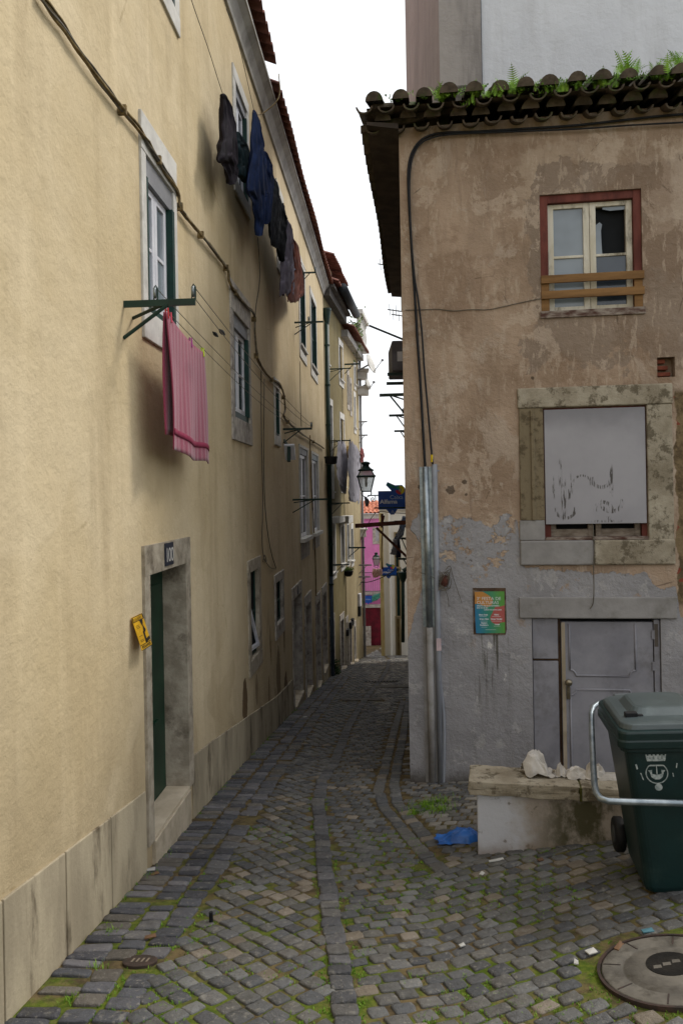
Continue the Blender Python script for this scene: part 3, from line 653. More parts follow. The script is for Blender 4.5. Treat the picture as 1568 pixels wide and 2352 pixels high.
# windows
def lwin(key, l, r, t, b, mat, fm, gm, **k):
    o = O[key]; w = part('window', surround(LW, o, l, r, t, b), mat, lh, bevel=.006); casement(LW, o, w, fm, gm, **k); return w, o
lwin('w1', .095, .085, .26, .20, STONEW, PVC, GLASSC, rec=.03, topband=.16, side=.06, bw=.055, low=.06)
lwin('w2', .13, .10, .32, .25, STONE, PVC, GLASS, rec=.035, topband=.15, side=.06, bw=.05, low=.08)
lwin('w3', .09, .09, .13, .14, STONEW, PVC, GLASS, rec=.035, topband=.06, side=.04, leaves=1, low=.05)
w, o = lwin('w4', .05, .16, .05, 0, STONEW, PVC, GLASS, rec=.03, topband=.12, bw=.06)
part('sill', MB().box(LW, o[0]-.06, o[1]+.22, o[2]-.07, o[2]-.002, -.04, .09), STONEW, w); part('apron', MB().box(LW, o[0]+.05, o[1]+.15, o[2]-.40, o[2]-.075, -.02, .012), STONE, w)
w, o = lwin('w5', .05, .16, .05, 0, STONEW, PVC, GLASS, rec=.03, topband=.12, bw=.06, sidem=GREENW)
part('sill', MB().box(LW, o[0]-.06, o[1]+.22, o[2]-.07, o[2]-.002, -.04, .09), STONEW, w); part('apron', MB().box(LW, o[0]+.05, o[1]+.15, o[2]-.36, o[2]-.075, -.02, .012), STONE, w)
lwin('u1', .13, .10, .14, .15, STONEW, PVC, GLASS, rec=.035, topband=.1, side=.05)
lwin('u2', .13, .10, .14, .13, STONEW, PVC, GLASS, rec=.035, topband=.1, side=.05)
for k_ in ('u3', 'u4'):
    o = O[k_]; w, o = lwin(k_, .11, .12, .15, .16, STONEW, GREENW, GLASS, rec=.035, side=.05, leaves=2)
    part('sill', MB().box(LW, o[0]-.02, o[1]+.1, o[2]+.07, o[2]+.11, -.06, .05), STONEW, w)
lwin('u0', .12, .13, .15, .16, STONEW, PVC, GLASS, rec=.035, side=.05)
w, o = lwin('w6', .13, .16, .14, .18, STONED, GREENW, DARK, rec=.03, leaves=1, bw=.03)
h = MB(); zt = o[2]+.95; q0, q1 = o[0]+.03, o[1]-.05      # hopper sash tilted into the opening
h.bar(LW.p(q0, o[2]+.1, -.05), LW.p(q0, zt, -.09), .035); h.bar(LW.p(q1, o[2]+.1, .0), LW.p(q0+.03, zt, -.09), .03); h.bar(LW.p(q0, o[2]+.1, -.05), LW.p(q1, o[2]+.1, .0), .04)
part('hopper_sash', h, PVC, w)
lwin('w7', .11, .12, .12, .20, STONE, GREENW, DARK, rec=.03, leaves=1, bw=.03)
# doors
def ldoor(key, l, r, t, mat, dm, rec, step, kick=True):
    o = O[key]; zg = o[2]; d = part('door', surround(LW, o, l, r, t, 0, -.05, .02), mat, lh, bevel=.012)
    m = MB().box(LW, o[0]+.004, o[1]-.004, o[2], o[3]-.004, -rec-.05, -rec); w = o[1]-o[0]
    for a, b in ((.12, .44), (.56, .88)):
        m.box(LW, o[0]+w*a, o[0]+w*b, o[2]+1.0, o[3]-.15, -rec, -rec+.012)
        u0, u1, z0, z1 = o[0]+w*a, o[0]+w*b, o[2]+.12, o[2]+.62
        if kick: m.prism([(u0, z0), (u1, z0), (u1, z1-.1), ((u0+u1)/2+.05, z1), ((u0+u1)/2-.05, z1), (u0, z1-.1)], LW.p, -rec, -rec+.015)
    part('door_leaf', m, dm, d)
    s = MB().box(LW, o[0]-.0, o[1]+.0, -4.1, o[2]-.002, -rec-.06, .03); part('doorstep', s, step, d, bevel=.006); return d, o
d, o = ldoor('d1', .11, .13, .20, STONED, GREEND, .175, STEP)
# cream threshold slab lying on the mossy riser
part('threshold', MB().box(LW, o[0]+.003, o[1]-.003, o[2]-.001, o[2]+.022, -.172, .02), simple('cream_threshold', lin('#cdbfa9'), lin('#b8a992'), 5, .6, bump=.1), d)
nu = (o[0]+o[1])/2-.03; m = MB().box(LW, nu-.10, nu+.10, o[3]+.025, o[3]+.19, .012, .032)
pl = part('number_plate', m, simple('slate_plate', lin('#2b2f3c'), lin('#232733'), 6, .5), d)
part('number', text_into(MB(), '100', .15, lambda a, b, dd: LW.p(nu+a, o[3]+.052+b, dd), .0335, 'CENTER', spacing=.85), STONEW, d)
GRD = simple('dull_grey_door', lin('#5b5b5c'), lin('#4a4a4c'), 5, .7)
for k_, dm in (('d2', GREEND), ('d3', GRD), ('d4', GRD), ('d5', GRD)):
    d, o = ldoor(k_, .1, .12, .20, STONE, dm, .2, STEP, False)
    if k_ == 'd2':
        nu2 = o[0]+.55; part('number_plate', MB().box(LW, nu2-.06, nu2+.06, o[3]+.02, o[3]+.17, .012, .03), simple('slate_plate', lin('#2b2f3c')), d)
    if k_ == 'd3':
        part('letter_box', MB().box(LW, o[0]+.05, o[0]+.45, o[3]-.55, o[3]-.35, -.19, -.08), GREENM, d)
    part('threshold', MB().box(LW, o[0]+.002, o[1]-.002, o[2], o[2]+.03, -.19, .05), STEP, d)
# ------------------------------------------------------------------ things fixed to or hung on the yellow house
def mesh_cable(name, pts, r, mat, label, group='cables on the house fronts', k=5, n=6):
    return solo(name, MB().tube(spline(pts, k), r, n), mat, label, 'cable', group, smooth=True)
CP = [(95, -10), (150, 65), (200, 140), (262, 225), (322, 300), (345, 335), (375, 385), (408, 437), (415, 475), (430, 500), (455, 530), (480, 560), (510, 600), (524, 622), (527, 648), (540, 672), (565, 702), (583, 722), (585, 760), (588, 800), (592, 825), (605, 850), (625, 872), (640, 880), (650, 900), (655, 940), (652, 958), (668, 975), (690, 995), (720, 1015), (744, 1030)]
base = spline([LW.P(px, py, .035) for px, py in CP], 6)
rr = random.Random(2); cb = thing('cable_bundle', 'thick twisted bundle of brown cables drooping across the yellow house above its windows', 'cable', base[40])
for k in range(5):
    pts = []
    for i, p in enumerate(base):
        a = i*.16+.9*math.sin(i*.13+k)+k*1.26; w = .011+.006*math.sin(i*.37+k*2)+.003*math.sin(i*1.3+k); pts.append(p+LW.N*(.6*w*math.cos(a))+Vector((0, 0, w*math.sin(a)))+LW.U*.3*w*math.sin(a+1))
    part('strand', MB().tube(pts, .0068+.0025*(k % 2), 6), (CABB, CABG, CABB, CABB, CABG)[k], cb, smooth=True)
m = MB()
for i in range(20, len(base)-4, 14): m.box(LW, (base[i]-LW.O).dot(LW.U)-.012, (base[i]-LW.O).dot(LW.U)+.012, base[i].z-.03, base[i].z+.03, .0, .055)
part('clip', m, CABB, cb)
V = lambda L, d=.012: [LW.P(px, py, d) for px, py in L]
mesh_cable('thin_cable', V([(592, 545), (597, 620), (595, 660), (588, 705), (585, 760), (588, 800)]), .006, CABG, 'thin cable hanging between the upper windows down to the second stone framed window')
mesh_cable('thin_cable', V([(600, 850), (600, 950), (602, 1060), (604, 1150), (602, 1240), (606, 1280), (612, 1290), (608, 1275), (604, 1290)]), .006, CABG, 'thin cable running straight down to a small loop above the open hopper window')
mesh_cable('thin_cable', V([(607, 870), (606, 1000), (607, 1120), (612, 1200), (622, 1265), (634, 1305)]), .006, CABG, 'thin cable curving down to the lintel of the small square window')
mesh_cable('thin_cable', V([(606, 1282), (620, 1303), (634, 1307)]), .005, CABG, 'short slack cable between the loop and the small square window')
mesh_cable('thin_cable', V([(689, 830), (690, 920), (692, 980)]), .006, CABG, 'thin cable dropping from the left tall upper window to the cable bundle')
mesh_cable('wall_pipe', V([(712, 1000), (713, 1060), (716, 1130), (720, 1200), (724, 1280), (726, 1370)], .02), .013, CABB, 'thin beige pipe between the two long white windows')
# drying racks
def rack(fr, u, z, L, label, mat=GREENM, w=.032, pul=(.45, .98), du=.16, dz=-.22, name='drying_rack', both=True):
    t = thing(name, label, 'drying rack', fr.p(u, z, 0), 'iron drying racks on the house fronts')
    part('arm', MB().box(fr, u-w*.2, u+w*.2, z-w/2, z+w/2, .0, L), mat, t)
    m = MB().tube([fr.p(u, z-.01, L*.62), fr.p(u-.02, z+dz, .0)], w*.28, 6)
    if both: m.tube([fr.p(u, z-.01, L*.55), fr.p(u+du, z-.05, .0)], w*.28, 6)
    part('brace', m, mat, t)
    for q in pul:
        c = fr.p(u, z+w/2+.045, L*q); m = MB().lathe(c, [(.03, -.007), (.036, -.005), (.03, 0), (.036, .005), (.03, .007)], 14, Matrix(((fr.U.x, 0, fr.N.x), (fr.U.y, 0, fr.N.y), (0, 1, 0))))
        part('pulley', m, STEELG, t, smooth=True)
        c2 = [c+fr.N*s+Vector((0, 0, h)) for s, h in ((-.011, -.05), (-.011, .03), (0, .046), (.011, .03), (.011, -.05))]
        part('pulley_bracket', MB().tube(c2, .005, 5), mat, t)
    return t
u1, z1 = LW.pix(285, 699); rack(LW, u1, z1, .46, 'green drying rack with two pulleys below the nearest white window, holding the pink towel', w=.042)
u2, z2 = LW.pix(650, 986); rack(LW, u2, z2, .46, 'green drying rack at the far end of the towel lines, above the floodlight', pul=(.98,))
u3, z3 = LW.pix(672, 1148); rack(LW, u3, z3, .60, 'empty long green rack crossing the pair of long white windows', pul=())
u4, z4 = LW.pix(688, 627); rack(LW, u4, z4, .32, 'short high rack at the far end of the dark washing', pul=(.95,), both=False)
u5, z5 = LW.pix(676, 741); rack(LW, u5, z5, .52, 'empty green rack across the pair of tall dark upper windows', pul=(.5,))
def cord(a, b, sag, label, r=.0028): return solo('washing_line', MB().tube(sagline(a, b, sag), r, 5), ROPE, label, 'washing line', 'washing lines', smooth=True)
for q, dz, nm in ((.45, .08, 'upper strand of the inner towel line'), (.45, .01, 'lower strand of the inner towel line, carrying the pink towel'), (.98, .08, 'upper strand of the outer towel line'), (.98, .01, 'lower strand of the outer towel line')):
    cord(LW.p(u1, z1+.02+dz, .46*q), LW.p(u2, z2+.02+dz*.6, .46*q), .10 if dz < .05 else .06, nm)
for px, py in ((495, 762), (510, 757)):
    p = LW.P(px, py+6, .21 if px < 500 else .44); solo('line_toggle', MB().tube([p-LW.U*.10, p-LW.U*.03, p+LW.U*.03, p+LW.U*.10], [.004, .016, .016, .004], 6), BLACK, 'black line tightener on the inner towel line' if px < 500 else 'black line tightener on the outer towel line', 'line tightener', 'line tighteners')
# pink towel folded over the lower inner line
def towel():
    a0 = LW.pix(379, 716, .21); a1 = LW.pix(467, 812, .21); b0 = LW.pix(388, 1033, .21); b1 = LW.pix(476, 1067, .21)
    t = NT('pink_terry'); d = t.dot(tuple(LW.U)); w = t.math('SINE', t.math('MULTIPLY', d, 78.0)); nz = t.noise(60, 4, .7); ns = t.noise(5, 3, .6, t.mapv((1, 1, .4)))
    f = t.ramp(t.math('ADD', w, t.math('MULTIPLY', t.math('SUBTRACT', ns, .5), 2.2)), -.6, .9)
    c = t.mix(f, lin('#85304a'), lin('#8f3a53')); c = t.mix(t.math('MULTIPLY', t.ramp(nz, .45, .75), .25), c, lin('#9b5268'))
    b = t.bump(f, .35, .010); t.bump(nz, .8, .004, b); m = t.fin(c, .95, 0, .1); t.b.inputs['Sheen Weight'].default_value = .4
    tm2 = simple('pink_towel_band', lin('#88304a'), lin('#7c2942'), 20, .9)
    L = (a1[0]-a0[0])
    def fn(side, off):
        def g(i, j):
            uu = (a0[0]+L*i)*(1-j)+(b0[0]+(b1[0]-b0[0])*i)*j; zt = a0[1]+(a1[1]-a0[1])*i-.03*math.sin(math.pi*i)*(1-j); zb = b0[1]+(b1[1]-b0[1])*i+off+.012*math.sin(i*9)
            dd = .21+side*(.007+.008*j)+.014*math.sin(i*14+j*2.5)*j*(.4 if side < 0 else 1)+.014*side*max(0, .12-i)/.12*math.sin(j*3)
            return LW.p(uu+.02*side*j, zt+(zb-zt)*j, dd)
        return g
    tw = thing('towel', 'pink striped bath towel pegged on the washing line over the yellow wall', 'towel', LW.p(b0[0], b0[1], .21))
    part('front_fall', MB().grid(fn(1, 0), 46, 30), m, tw, True, solid=.008); part('back_fall', MB().grid(fn(-1, .10), 30, 20), m, tw, True, solid=.008)
    g = fn(1, 0); mb = MB().grid(lambda i, j: g(i, .84+.045*j)+LW.N*.007, 30, 3); part('band', mb, tm2, tw, True, solid=.004)
    for k, (q, cl, nm) in enumerate([(.02, '#d0403f', 'red'), (.09, '#d94f63', 'coral'), (.60, '#a8418f', 'purple'), (.95, '#b5d020', 'lime green')]):
        p = g(q, 0)+Vector((0, 0, -.025)); mb = MB()
        for s in (-1, 1): mb.bar(p+LW.N*(.011*s)+Vector((0, 0, -.01)), p+LW.N*.004*s+LW.U*.012*s+Vector((0, 0, .06)), .008, .012)
        solo('clothes_peg', mb, simple(nm.replace(' ', '_')+'_plastic', lin(cl)), nm+' clothes peg holding the pink towel', 'clothes peg', 'pegs on the towel')
towel()
# dark washing high up
def garment(fr, rows, o, mat, label, cat, thick=.04, name='garment', group='dark clothes on the high line', conv=lambda x, y: (459.3+.2319*x, 172.2+.2319*y), seed=0):
    rows = [[conv(*q) for q in r] for r in rows]; P = [(fr.pix(*l, o), fr.pix(*r, o)) for l, r in rows]
    A = np.array([[a[0], a[1], b[0], b[1]] for a, b in P]); s = np.linspace(0, 1, len(A)); N = 40
    tt = np.linspace(0, 1, N); Q = np.stack([np.interp(tt, s, A[:, k]) for k in range(4)], 1)
    rn = lambda *v: mnoise.noise(Vector(v))
    def fn(i, j):
        k = min(int(j*(N-1)+.5), N-1); q = Q[k]; a = 2*math.pi*i; h = .5-.5*math.cos(a)
        th = thick*(.3+.6*math.sin(math.pi*min(1, .12+j*.95)))*(1 if 0 < k < N-1 else .3)
        w = h*5+.8*rn(h*2, j*2.2, seed)
        fold = (.5-abs(math.sin(w*2.6+seed)))*1.5+.8*rn(h*9, j*3, seed*3.1)+.5*rn(h*14, j*14, seed)
        e = th*math.sin(a)*.9+thick*.55*fold*min(1, j*4+.2); L_ = math.hypot(q[2]-q[0], q[3]-q[1])
        eu = .07*L_*rn(h*2+seed, j*6, 1.5)+.04*L_*rn(h*3, j*14, seed); ez = .07*L_*rn(h*6+seed*2, j*4, 4)
        return fr.p(q[0]+(q[2]-q[0])*h+eu, q[1]+(q[3]-q[1])*h+ez, o+e)
    return solo(name, MB().grid(fn, 72, N, True), mat, label, cat, group, smooth=True)
def cloth(name, h1, h2): 
    return simple(name, lin(h1), lin(h2), 7, .9, bump=.35, bscale=14, spec=.15)
G = [('shirt', [[(215, 185), (235, 185)], [(222, 240), (272, 270)], [(222, 420), (315, 420)], [(210, 600), (345, 540)], [(195, 740), (350, 700)], [(183, 840), (352, 820)], [(235, 880), (360, 900)], [(255, 980), (375, 990)], [(280, 1080), (340, 1088)]], .20, '#262129', '#1b181d', 'purplish black shirt, nearest garment of the high washing'),
     ('top', [[(355, 560), (385, 575)], [(350, 640), (440, 680)], [(345, 720), (465, 715)], [(350, 800), (485, 845)], [(375, 900), (480, 900)], [(385, 970), (470, 990)], [(430, 1050), (465, 1080)]], .20, '#13242a', '#0e1a1f', 'dark bottle green top hanging in front of the high white window'),
     ('hoodie', [[(528, 345), (542, 352)], [(525, 440), (585, 460)], [(522, 540), (592, 540)], [(510, 660), (632, 700)], [(500, 800), (632, 790)], [(480, 950), (642, 960)], [(455, 1120), (660, 1160)], [(510, 1220), (652, 1230)], [(535, 1320), (642, 1340)], [(565, 1440), (637, 1480)], [(567, 1585), (605, 1592)]], .25, '#1d2b4d', '#15203a', 'big navy blue hooded top, the longest dark garment on the line'),
     ('jumper', [[(625, 750), (650, 760)], [(635, 830), (700, 880)], [(630, 920), (712, 955)], [(650, 1050), (725, 1040)], [(640, 1200), (715, 1150)], [(640, 1400), (680, 1450)], [(640, 1475), (668, 1475)]], .25, '#1a2747', '#131d36', 'navy jumper just behind the big hooded top'),
     ('shirt', [[(725, 1010), (757, 1060)], [(715, 1100), (774, 1180)], [(700, 1250), (772, 1230)], [(690, 1400), (767, 1400)], [(690, 1560), (772, 1560)], [(720, 1690), (762, 1715)]], .25, '#25272c', '#1b1d21', 'charcoal shirt with small red marks in the middle of the washing'),
     ('shirt', [[(780, 1250), (832, 1290)], [(772, 1330), (834, 1380)], [(765, 1450), (852, 1440)], [(760, 1600), (852, 1600)], [(765, 1720), (842, 1760)], [(795, 1840), (825, 1845)]], .25, '#16181d', '#101216', 'black shirt pegged just before the grey trousers'),
     ('trousers', [[(840, 1400), (880, 1470)], [(840, 1500), (905, 1540)], [(835, 1650), (912, 1700)], [(830, 1800), (940, 1900)], [(800, 1950), (927, 1960)], [(790, 2060), (932, 2080)], [(792, 2170), (927, 2190)]], .25, '#6a6572', '#57525f', 'grey trousers near the far end of the dark washing'),
     ('trousers', [[(895, 1590), (940, 1650)], [(905, 1680), (972, 1710)], [(915, 1800), (987, 1850)], [(930, 1950), (1002, 1950)], [(900, 2080), (1017, 2090)], [(865, 2180), (1022, 2160)], [(870, 2255), (982, 2250)]], .25, '#6b3c30', '#522c23', 'rust brown trousers, last garment of the high washing')]
for i, (n_, rows, o, h1, h2, lab) in enumerate(G):
    garment(LW, rows, o, cloth('cloth_'+str(i), h1, h2), lab, n_, name=n_, seed=i*1.7)
GC = lambda x, y: (459.3+.2319*x, 172.2+.2319*y)
la = [LW.P(*p, .20) for p in ((440, 0), (478, 110), GC(226, 188), GC(360, 562), GC(470, 850))]; lb = [LW.P(*p, .25) for p in ((548, 100), GC(535, 350), GC(640, 755), GC(740, 1035), GC(805, 1265), GC(855, 1440), GC(915, 1615), (690, 600), (703, 622))]
solo('washing_line', MB().tube(spline([LW.P(405, -120, .2)]+la+[LW.P(700, 640, .2)], 5), .0035, 5), ROPE, 'high inner line carrying the purplish black shirt', 'washing line', 'washing lines')
solo('washing_line', MB().tube(spline([LW.P(520, 20, .25)]+lb, 5), .0035, 5), ROPE, 'high outer line carrying the navy hooded top', 'washing line', 'washing lines')
mesh_cable('loose_rope', [LW.P(582, 258, .25), at(600, 262, 9.1), at(640, 225, 9.2), LW.P(640, 170, .3)], .007, CABB, 'loose tan rope looped up to the tiled eaves', 'washing lines')
# floodlight under the second rack
pf_ = LW.P(664, 1030, .16); fl = thing('floodlight', 'small grey floodlight hanging by its cable beneath the green rack', 'floodlight', pf_)
m = MB().bar(pf_+Vector((0, 0, .06)), pf_+LW.U*.14+Vector((0, 0, -.16)), .16, .05); part('housing', m, PVC, fl, bevel=.008); part('arm', MB().bar(LW.p(u2+.1, z2-.16, 0), pf_, .03).bar(pf_+Vector((0, 0, .02)), pf_-LW.U*.06+Vector((0, 0, -.2)), .05), GREENM, fl)
# yellow notice by the door, its lower edge standing off the wall
def notice():
    c = [LW.pix(298, 1416), LW.pix(323, 1410), LW.pix(313, 1487), LW.pix(327, 1478)]
    u0, u1_ = c[0][0], LW.pix(322, 1412)[0]; zt = LW.pix(310, 1414)[1]; zb = LW.pix(318, 1484)[1]; w = u1_-u0; h = zt-zb
    f = lambda a, b, d: LW.p(u0+w*a+.0*(1-b), zb+h*b, .01+(1-b)*.065+d)
    t = thing('paper_notice', 'yellow and black paper notice curling off the wall beside the green door', 'notice', f(0, 0, 0))
    YP = simple('yellow_print', lin('#d2a21c'), lin('#b98c14'), 8, .6); BK = simple('black_print', lin('#221d15'))
    part('sheet', MB().hexa([f(0, 0, 0), f(1, 0, 0), f(1, 0, .003), f(0, 0, .003), f(0, 1, 0), f(1, 1, 0), f(1, 1, .003), f(0, 1, .003)]), YP, t)
    m = MB(); q = lambda a0, a1, b0, b1, d=.0045: m.quad(f(a0, b0, d), f(a1, b0, d), f(a1, b1, d), f(a0, b1, d))
    q(0, 1, .84, .86); q(0, 1, .985, 1); q(0, .06, .84, 1); q(.94, 1, .84, 1); q(0, 1, .14, .16); q(0, 1, 0, .02)
    for p in ([(.55, .84), (.85, .84), (.78, .72), (.66, .66)], [(.72, .70), (.86, .52), (.78, .46), (.62, .48)], [(.56, .5), (.7, .5), (.68, .16), (.52, .16)], [(.62, .26), (1, .30), (1, .2), (.62, .16)]): m.add([f(a, b, .0045) for a, b in p], [(0, 1, 2, 3)])
    for b in (.72, .68, .64, .4, .28, .24): q(.12, .45, b, b+.012)
    for k in range(7): q(.1+.12*k, .17+.12*k, .04, .12)
    part('printing', m, BK, t)
    part('lettering', text_into(MB(), 'LIGADO', .165, lambda a, b, d: f(.1+a*1.15, .872+b*.75, d), .0045), BK, t)
notice()
# green downpipe at the far corner with its rainwater head
dpu = UE+.03; dp = thing('downpipe', 'dark green rainwater pipe at the corner of the yellow house, blue at its foot', 'downpipe', LW.p(dpu, ground(-.35, 19.5), .08))
zt = LW.pix(746, 725)[1]; zj = LW.pix(752, 1325)[1]
part('pipe', MB().tube([LW.p(dpu, zt, .08), LW.p(dpu, zj, .08)], .058, 12), GREENM, dp, True)
part('lower_pipe', MB().tube([LW.p(dpu, zj, .08), LW.p(dpu, -4.0, .08)], .052, 12), simple('blue_grey_metal', lin('#37424f'), lin('#2d3742'), 6, .5), dp, True)
part('rainwater_head', MB().lathe(LW.p(dpu, zt, .09), [(.055, -.35), (.06, -.3), (.11, 0), (.12, .02), (.12, .07)], 12), GREENM, dp)
m = MB()
for k in range(7): m.lathe(LW.p(dpu, zt-.9-k*1.05, .08), [(.06, -.02), (.07, -.02), (.07, .02), (.06, .02)], 12)
part('pipe_clip', m, GREENM, dp)

# ------------------------------------------------------------------ the houses further down on the left
cz = lambda px, py: B2.pix(px, py)
e1 = B2.pix(790, 1140)[0]; e2 = B2.pix(828, 1140)[0]
def bop(xl, xr, yt, yb, dp): return lop(xl, xr, yt, yb, dp, B2)
def small_house(name, label, u0, u1, ztop, ops, mat, frames, depth=5):
    t = thing(name, label, 'house', B2.p((u0+u1)/2, -5))
    m = wall_mb(B2, u0, u1, -5.6, ztop, [o for o, *_ in ops]); body_mb(m, B2, u0, u1, -5.6, ztop, depth); part('wall', m, mat, t)
    for o, st, fm, gm, lv in ops:
        w = part('door' if st == 'door' else 'window', surround(B2, o, .12, .12, .18, .0 if st == 'door' else .16), STONE if st != 'white' else STONEW, t)
        if st == 'door':
            part('door_leaf', MB().box(B2, o[0]+.003, o[1]-.003, o[2], o[3]-.003, -.17, -.12), fm, w); part('doorstep', MB().box(B2, o[0]-.02, o[1]+.02, o[2]-.25, o[2]+.0, -.15, .10), STEP, w)
        else:
            casement(B2, o, w, fm, gm, rec=.08, leaves=lv)
            if st != 'nosill': part('sill', MB().box(B2, o[0]-.06, o[1]+.06, o[2]+.001, o[2]+.04, -.06, .07), STONEW, w)
    return t
z2t = B2.pix(750, 691)[1]-.02
ops2 = [(bop(752.5, 763, (752, 926), (757, 1132), .14), 'white', GREENW, GLASS, 1), (bop(782, 790, (781, 960), (784, 1120), .14), 'white', PVC, GLASS, 2),
        (bop(750.5, 753, (751, 730), (752, 840), .12), 'white', PVC, GLASS, 1), (bop(778.5, 786, (778, 790), (779, 872), .12), 'white', PVC, GLASS, 2),
        (bop(759, 769, (759, 1207), (762, 1320), .14), 'white', PVC, GLASS, 2), (bop(782.5, 790, (782, 1210), (786, 1298), .14), 'white', GREYP, GLASS, 2),
        (bop(759, 767, (758, 1432), (760, 1556), .15), 'door', DARK, None, 0), (bop(782, 789, (782, 1426), (784, 1538), .15), 'door', DARK, None, 0)]
b2h = small_house('olive_house', 'narrow olive grey house beyond the green downpipe with a dark gutter', .0, e1, z2t, ops2, OLI, None)
part('cornice', MB().box(B2, .0, e1-.01, z2t+.002, z2t+.22, -.1, .18).box(B2, 0, e1-.01, z2t+.222, z2t+.30, -.1, .30), simple('sooty_cornice', lin('#5e5a56'), lin('#4b4845'), 4, .9), b2h)
part('roof', corrugated(MB(), B2.p(.0, z2t+.36, .42), B2.U, B2.N+Vector((0, 0, -.4)), e1+.0, .21, .045, 1.6), TILE, b2h)
part('gutter', MB().tube([B2.p(.55, z2t+.34, .46), B2.p(e1+.1, z2t+.30, .46)], .12, 14), simple('black_gutter', lin('#2a2f36'), lin('#1f2329'), 3, .7, bump=.5, bscale=20), b2h, True)
for a, b in ((bop(757, 770, (757, 1188), (757, 1202), .1), 0), (bop(779, 790, (779, 1186), (779, 1203), .1), 0)):
    part('balcony_slab', MB().box(B2, a[0], a[1], a[2], a[3], .0, .28), STONEW, b2h, bevel=.01)
z3t = B2.pix(793, 783)[1]-.05
ops3 = [(bop(797.5, 800, (797, 860), (799, 930), .12), 'nosill', DARK, GLASS, 1), (bop(804, 806, (804, 880), (806, 945), .12), 'nosill', DARK, GLASS, 1), (bop(812.5, 815.5, (812, 840), (814, 885), .12), 'white', PVC, GLASS, 1), (bop(812.5, 815.5, (812, 910), (814, 985), .12), 'white', PVC, GLASS, 1),
        (bop(797, 801, (797, 1205), (799, 1290), .12), 'white', GREYP, GLASS, 1), (bop(806, 810, (806, 1215), (808, 1290), .12), 'white', GREYP, GLASS, 1),
        (bop(795, 798.5, (795, 1430), (797, 1535), .14), 'door', DARK, None, 0), (bop(803, 806.5, (803, 1440), (804, 1526), .14), 'door', simple('brown_door', lin('#4a3a2c')), None, 0), (bop(813, 816, (813, 1440), (814, 1518), .14), 'door', DARK, None, 0)]
b3h = small_house('cream_house', 'cream house with narrow dark windows at the far left end of the alley', e1, e2, z3t, ops3, CRM, None)
part('cornice', MB().box(B2, e1+.01, e2, z3t+.002, z3t+.2, -.1, .2), CORN, b3h); part('roof', corrugated(MB(), B2.p(e1, z3t+.26, .42), B2.U, B2.N+Vector((0, 0, -.4)), e2-e1, .21, .045, 1.6), TILE, b3h)
part('drain_pipe', MB().tube([B2.p(e2-.05, z3t+.1, .06), B2.p(e2-.05, -4.2, .06)], .045, 10), GREYP, b3h, True)
# attic storeys standing on those roofs
def attic(parent, u0, u1, z0, z1, d, n):
    w = part('dormer', MB().box(B2, u0, u1, z0, z1, -2.2, d), CRM, parent)
    part('dormer_roof', corrugated(MB(), B2.p(u0-.15, z1+.06, d+.28), B2.U, B2.N+Vector((0, 0, -.35)), u1-u0+.35, .21, .045, 1.6, rows=2), TILE, w)
    uu = (u0+u1)/2; part('dormer_window', MB().box(B2, uu-.3, uu+.3, z0+.25, z1-.15, d+.002, d+.03), STONEW, w); part('pane', MB().box(B2, uu-.22, uu+.22, z0+.33, z1-.23, d+.031, d+.036), GLASS, w)
za = B2.pix(770, 640)[1]; attic(b2h, .5, 1.7, z2t+.3, za, -.02, 1); attic(b2h, 1.9, 3.0, z2t+.3, za-.08, .0, 1)
zb_ = B2.pix(787, 690)[1]; attic(b3h, e1+.3, e1+1.5, z3t+.2, zb_, -.02, 1)
# terrace with white balusters and creeper
zz = z3t+.28; par = thing('terrace_parapet', 'white balustraded terrace wall at the top of the cream house', 'parapet', B2.p(e2-1, zz, .2))
m = MB().box(B2, e2-1.9, e2+.1, zz+1.0, zz+1.15, .1, .4); m.box(B2, e2-1.9, e2+.1, zz, zz+.1, .1, .4); part('rail', m, STONEW, par)
for k in range(7): part('baluster', MB().lathe(B2.p(e2-1.75+k*.29, zz+.1, .25), [(.07, 0), (.07, .08), (.045, .15), (.09, .4), (.05, .65), (.045, .75), (.08, .82), (.08, .9)], 10), STONEW, par, True)
def leafy(name, label, cat, c, rad, n, size, cols, stem=None, group=None, seed=1, drop=0.0):
    rnd = random.Random(seed); t = thing(name, label, cat, Vector(c)-Vector((0, 0, rad[2])), group); mb = MB()
    for _ in range(n):
        v = Vector((rnd.gauss(0, .42), rnd.gauss(0, .42), rnd.gauss(0, .42)-drop*rnd.random())); p = Vector(c)+Vector((v.x*rad[0], v.y*rad[1], v.z*rad[2]))
        a = Vector((rnd.uniform(-1, 1), rnd.uniform(-1, 1), rnd.uniform(-.4, .9))).normalized(); b = a.orthogonal().normalized(); b = Matrix.Rotation(rnd.uniform(0, 6.3), 3, a) @ b; w = a.cross(b); s = size*rnd.uniform(.6, 1.3)
        mb.add([p-a*s*.1, p+a*s*.5+w*s*.28+b*s*.06, p+a*s, p+a*s*.5-w*s*.28+b*s*.06], [(0, 1, 2), (0, 2, 3)])
    part('foliage', mb, simple(name+'_leaf', lin(cols[0]), lin(cols[1]), 5, .6, spec=.3), t)
    if stem:
        m = MB()
        for k in range(5): m.tube([stem, stem.lerp(Vector(c), .5)+Vector((rnd.uniform(-.05, .05), rnd.uniform(-.05, .05), 0)), Vector(c)+Vector((rnd.uniform(-.6, .6)*rad[0], rnd.uniform(-.6, .6)*rad[1], rnd.uniform(0, .5)*rad[2]))], .006, 5)
        part('stem', m, simple('plant_stem', lin('#4c4a2a')), t)
    return t
pc = at(818, 765, 25.3); leafy('creeper', 'bushy green creeper hanging over the far terrace', 'creeper', pc, (.28, .5, .75), 380, .11, ('#4d6a33', '#7a8c45'), pc-Vector((0, 0, .9)), seed=3)
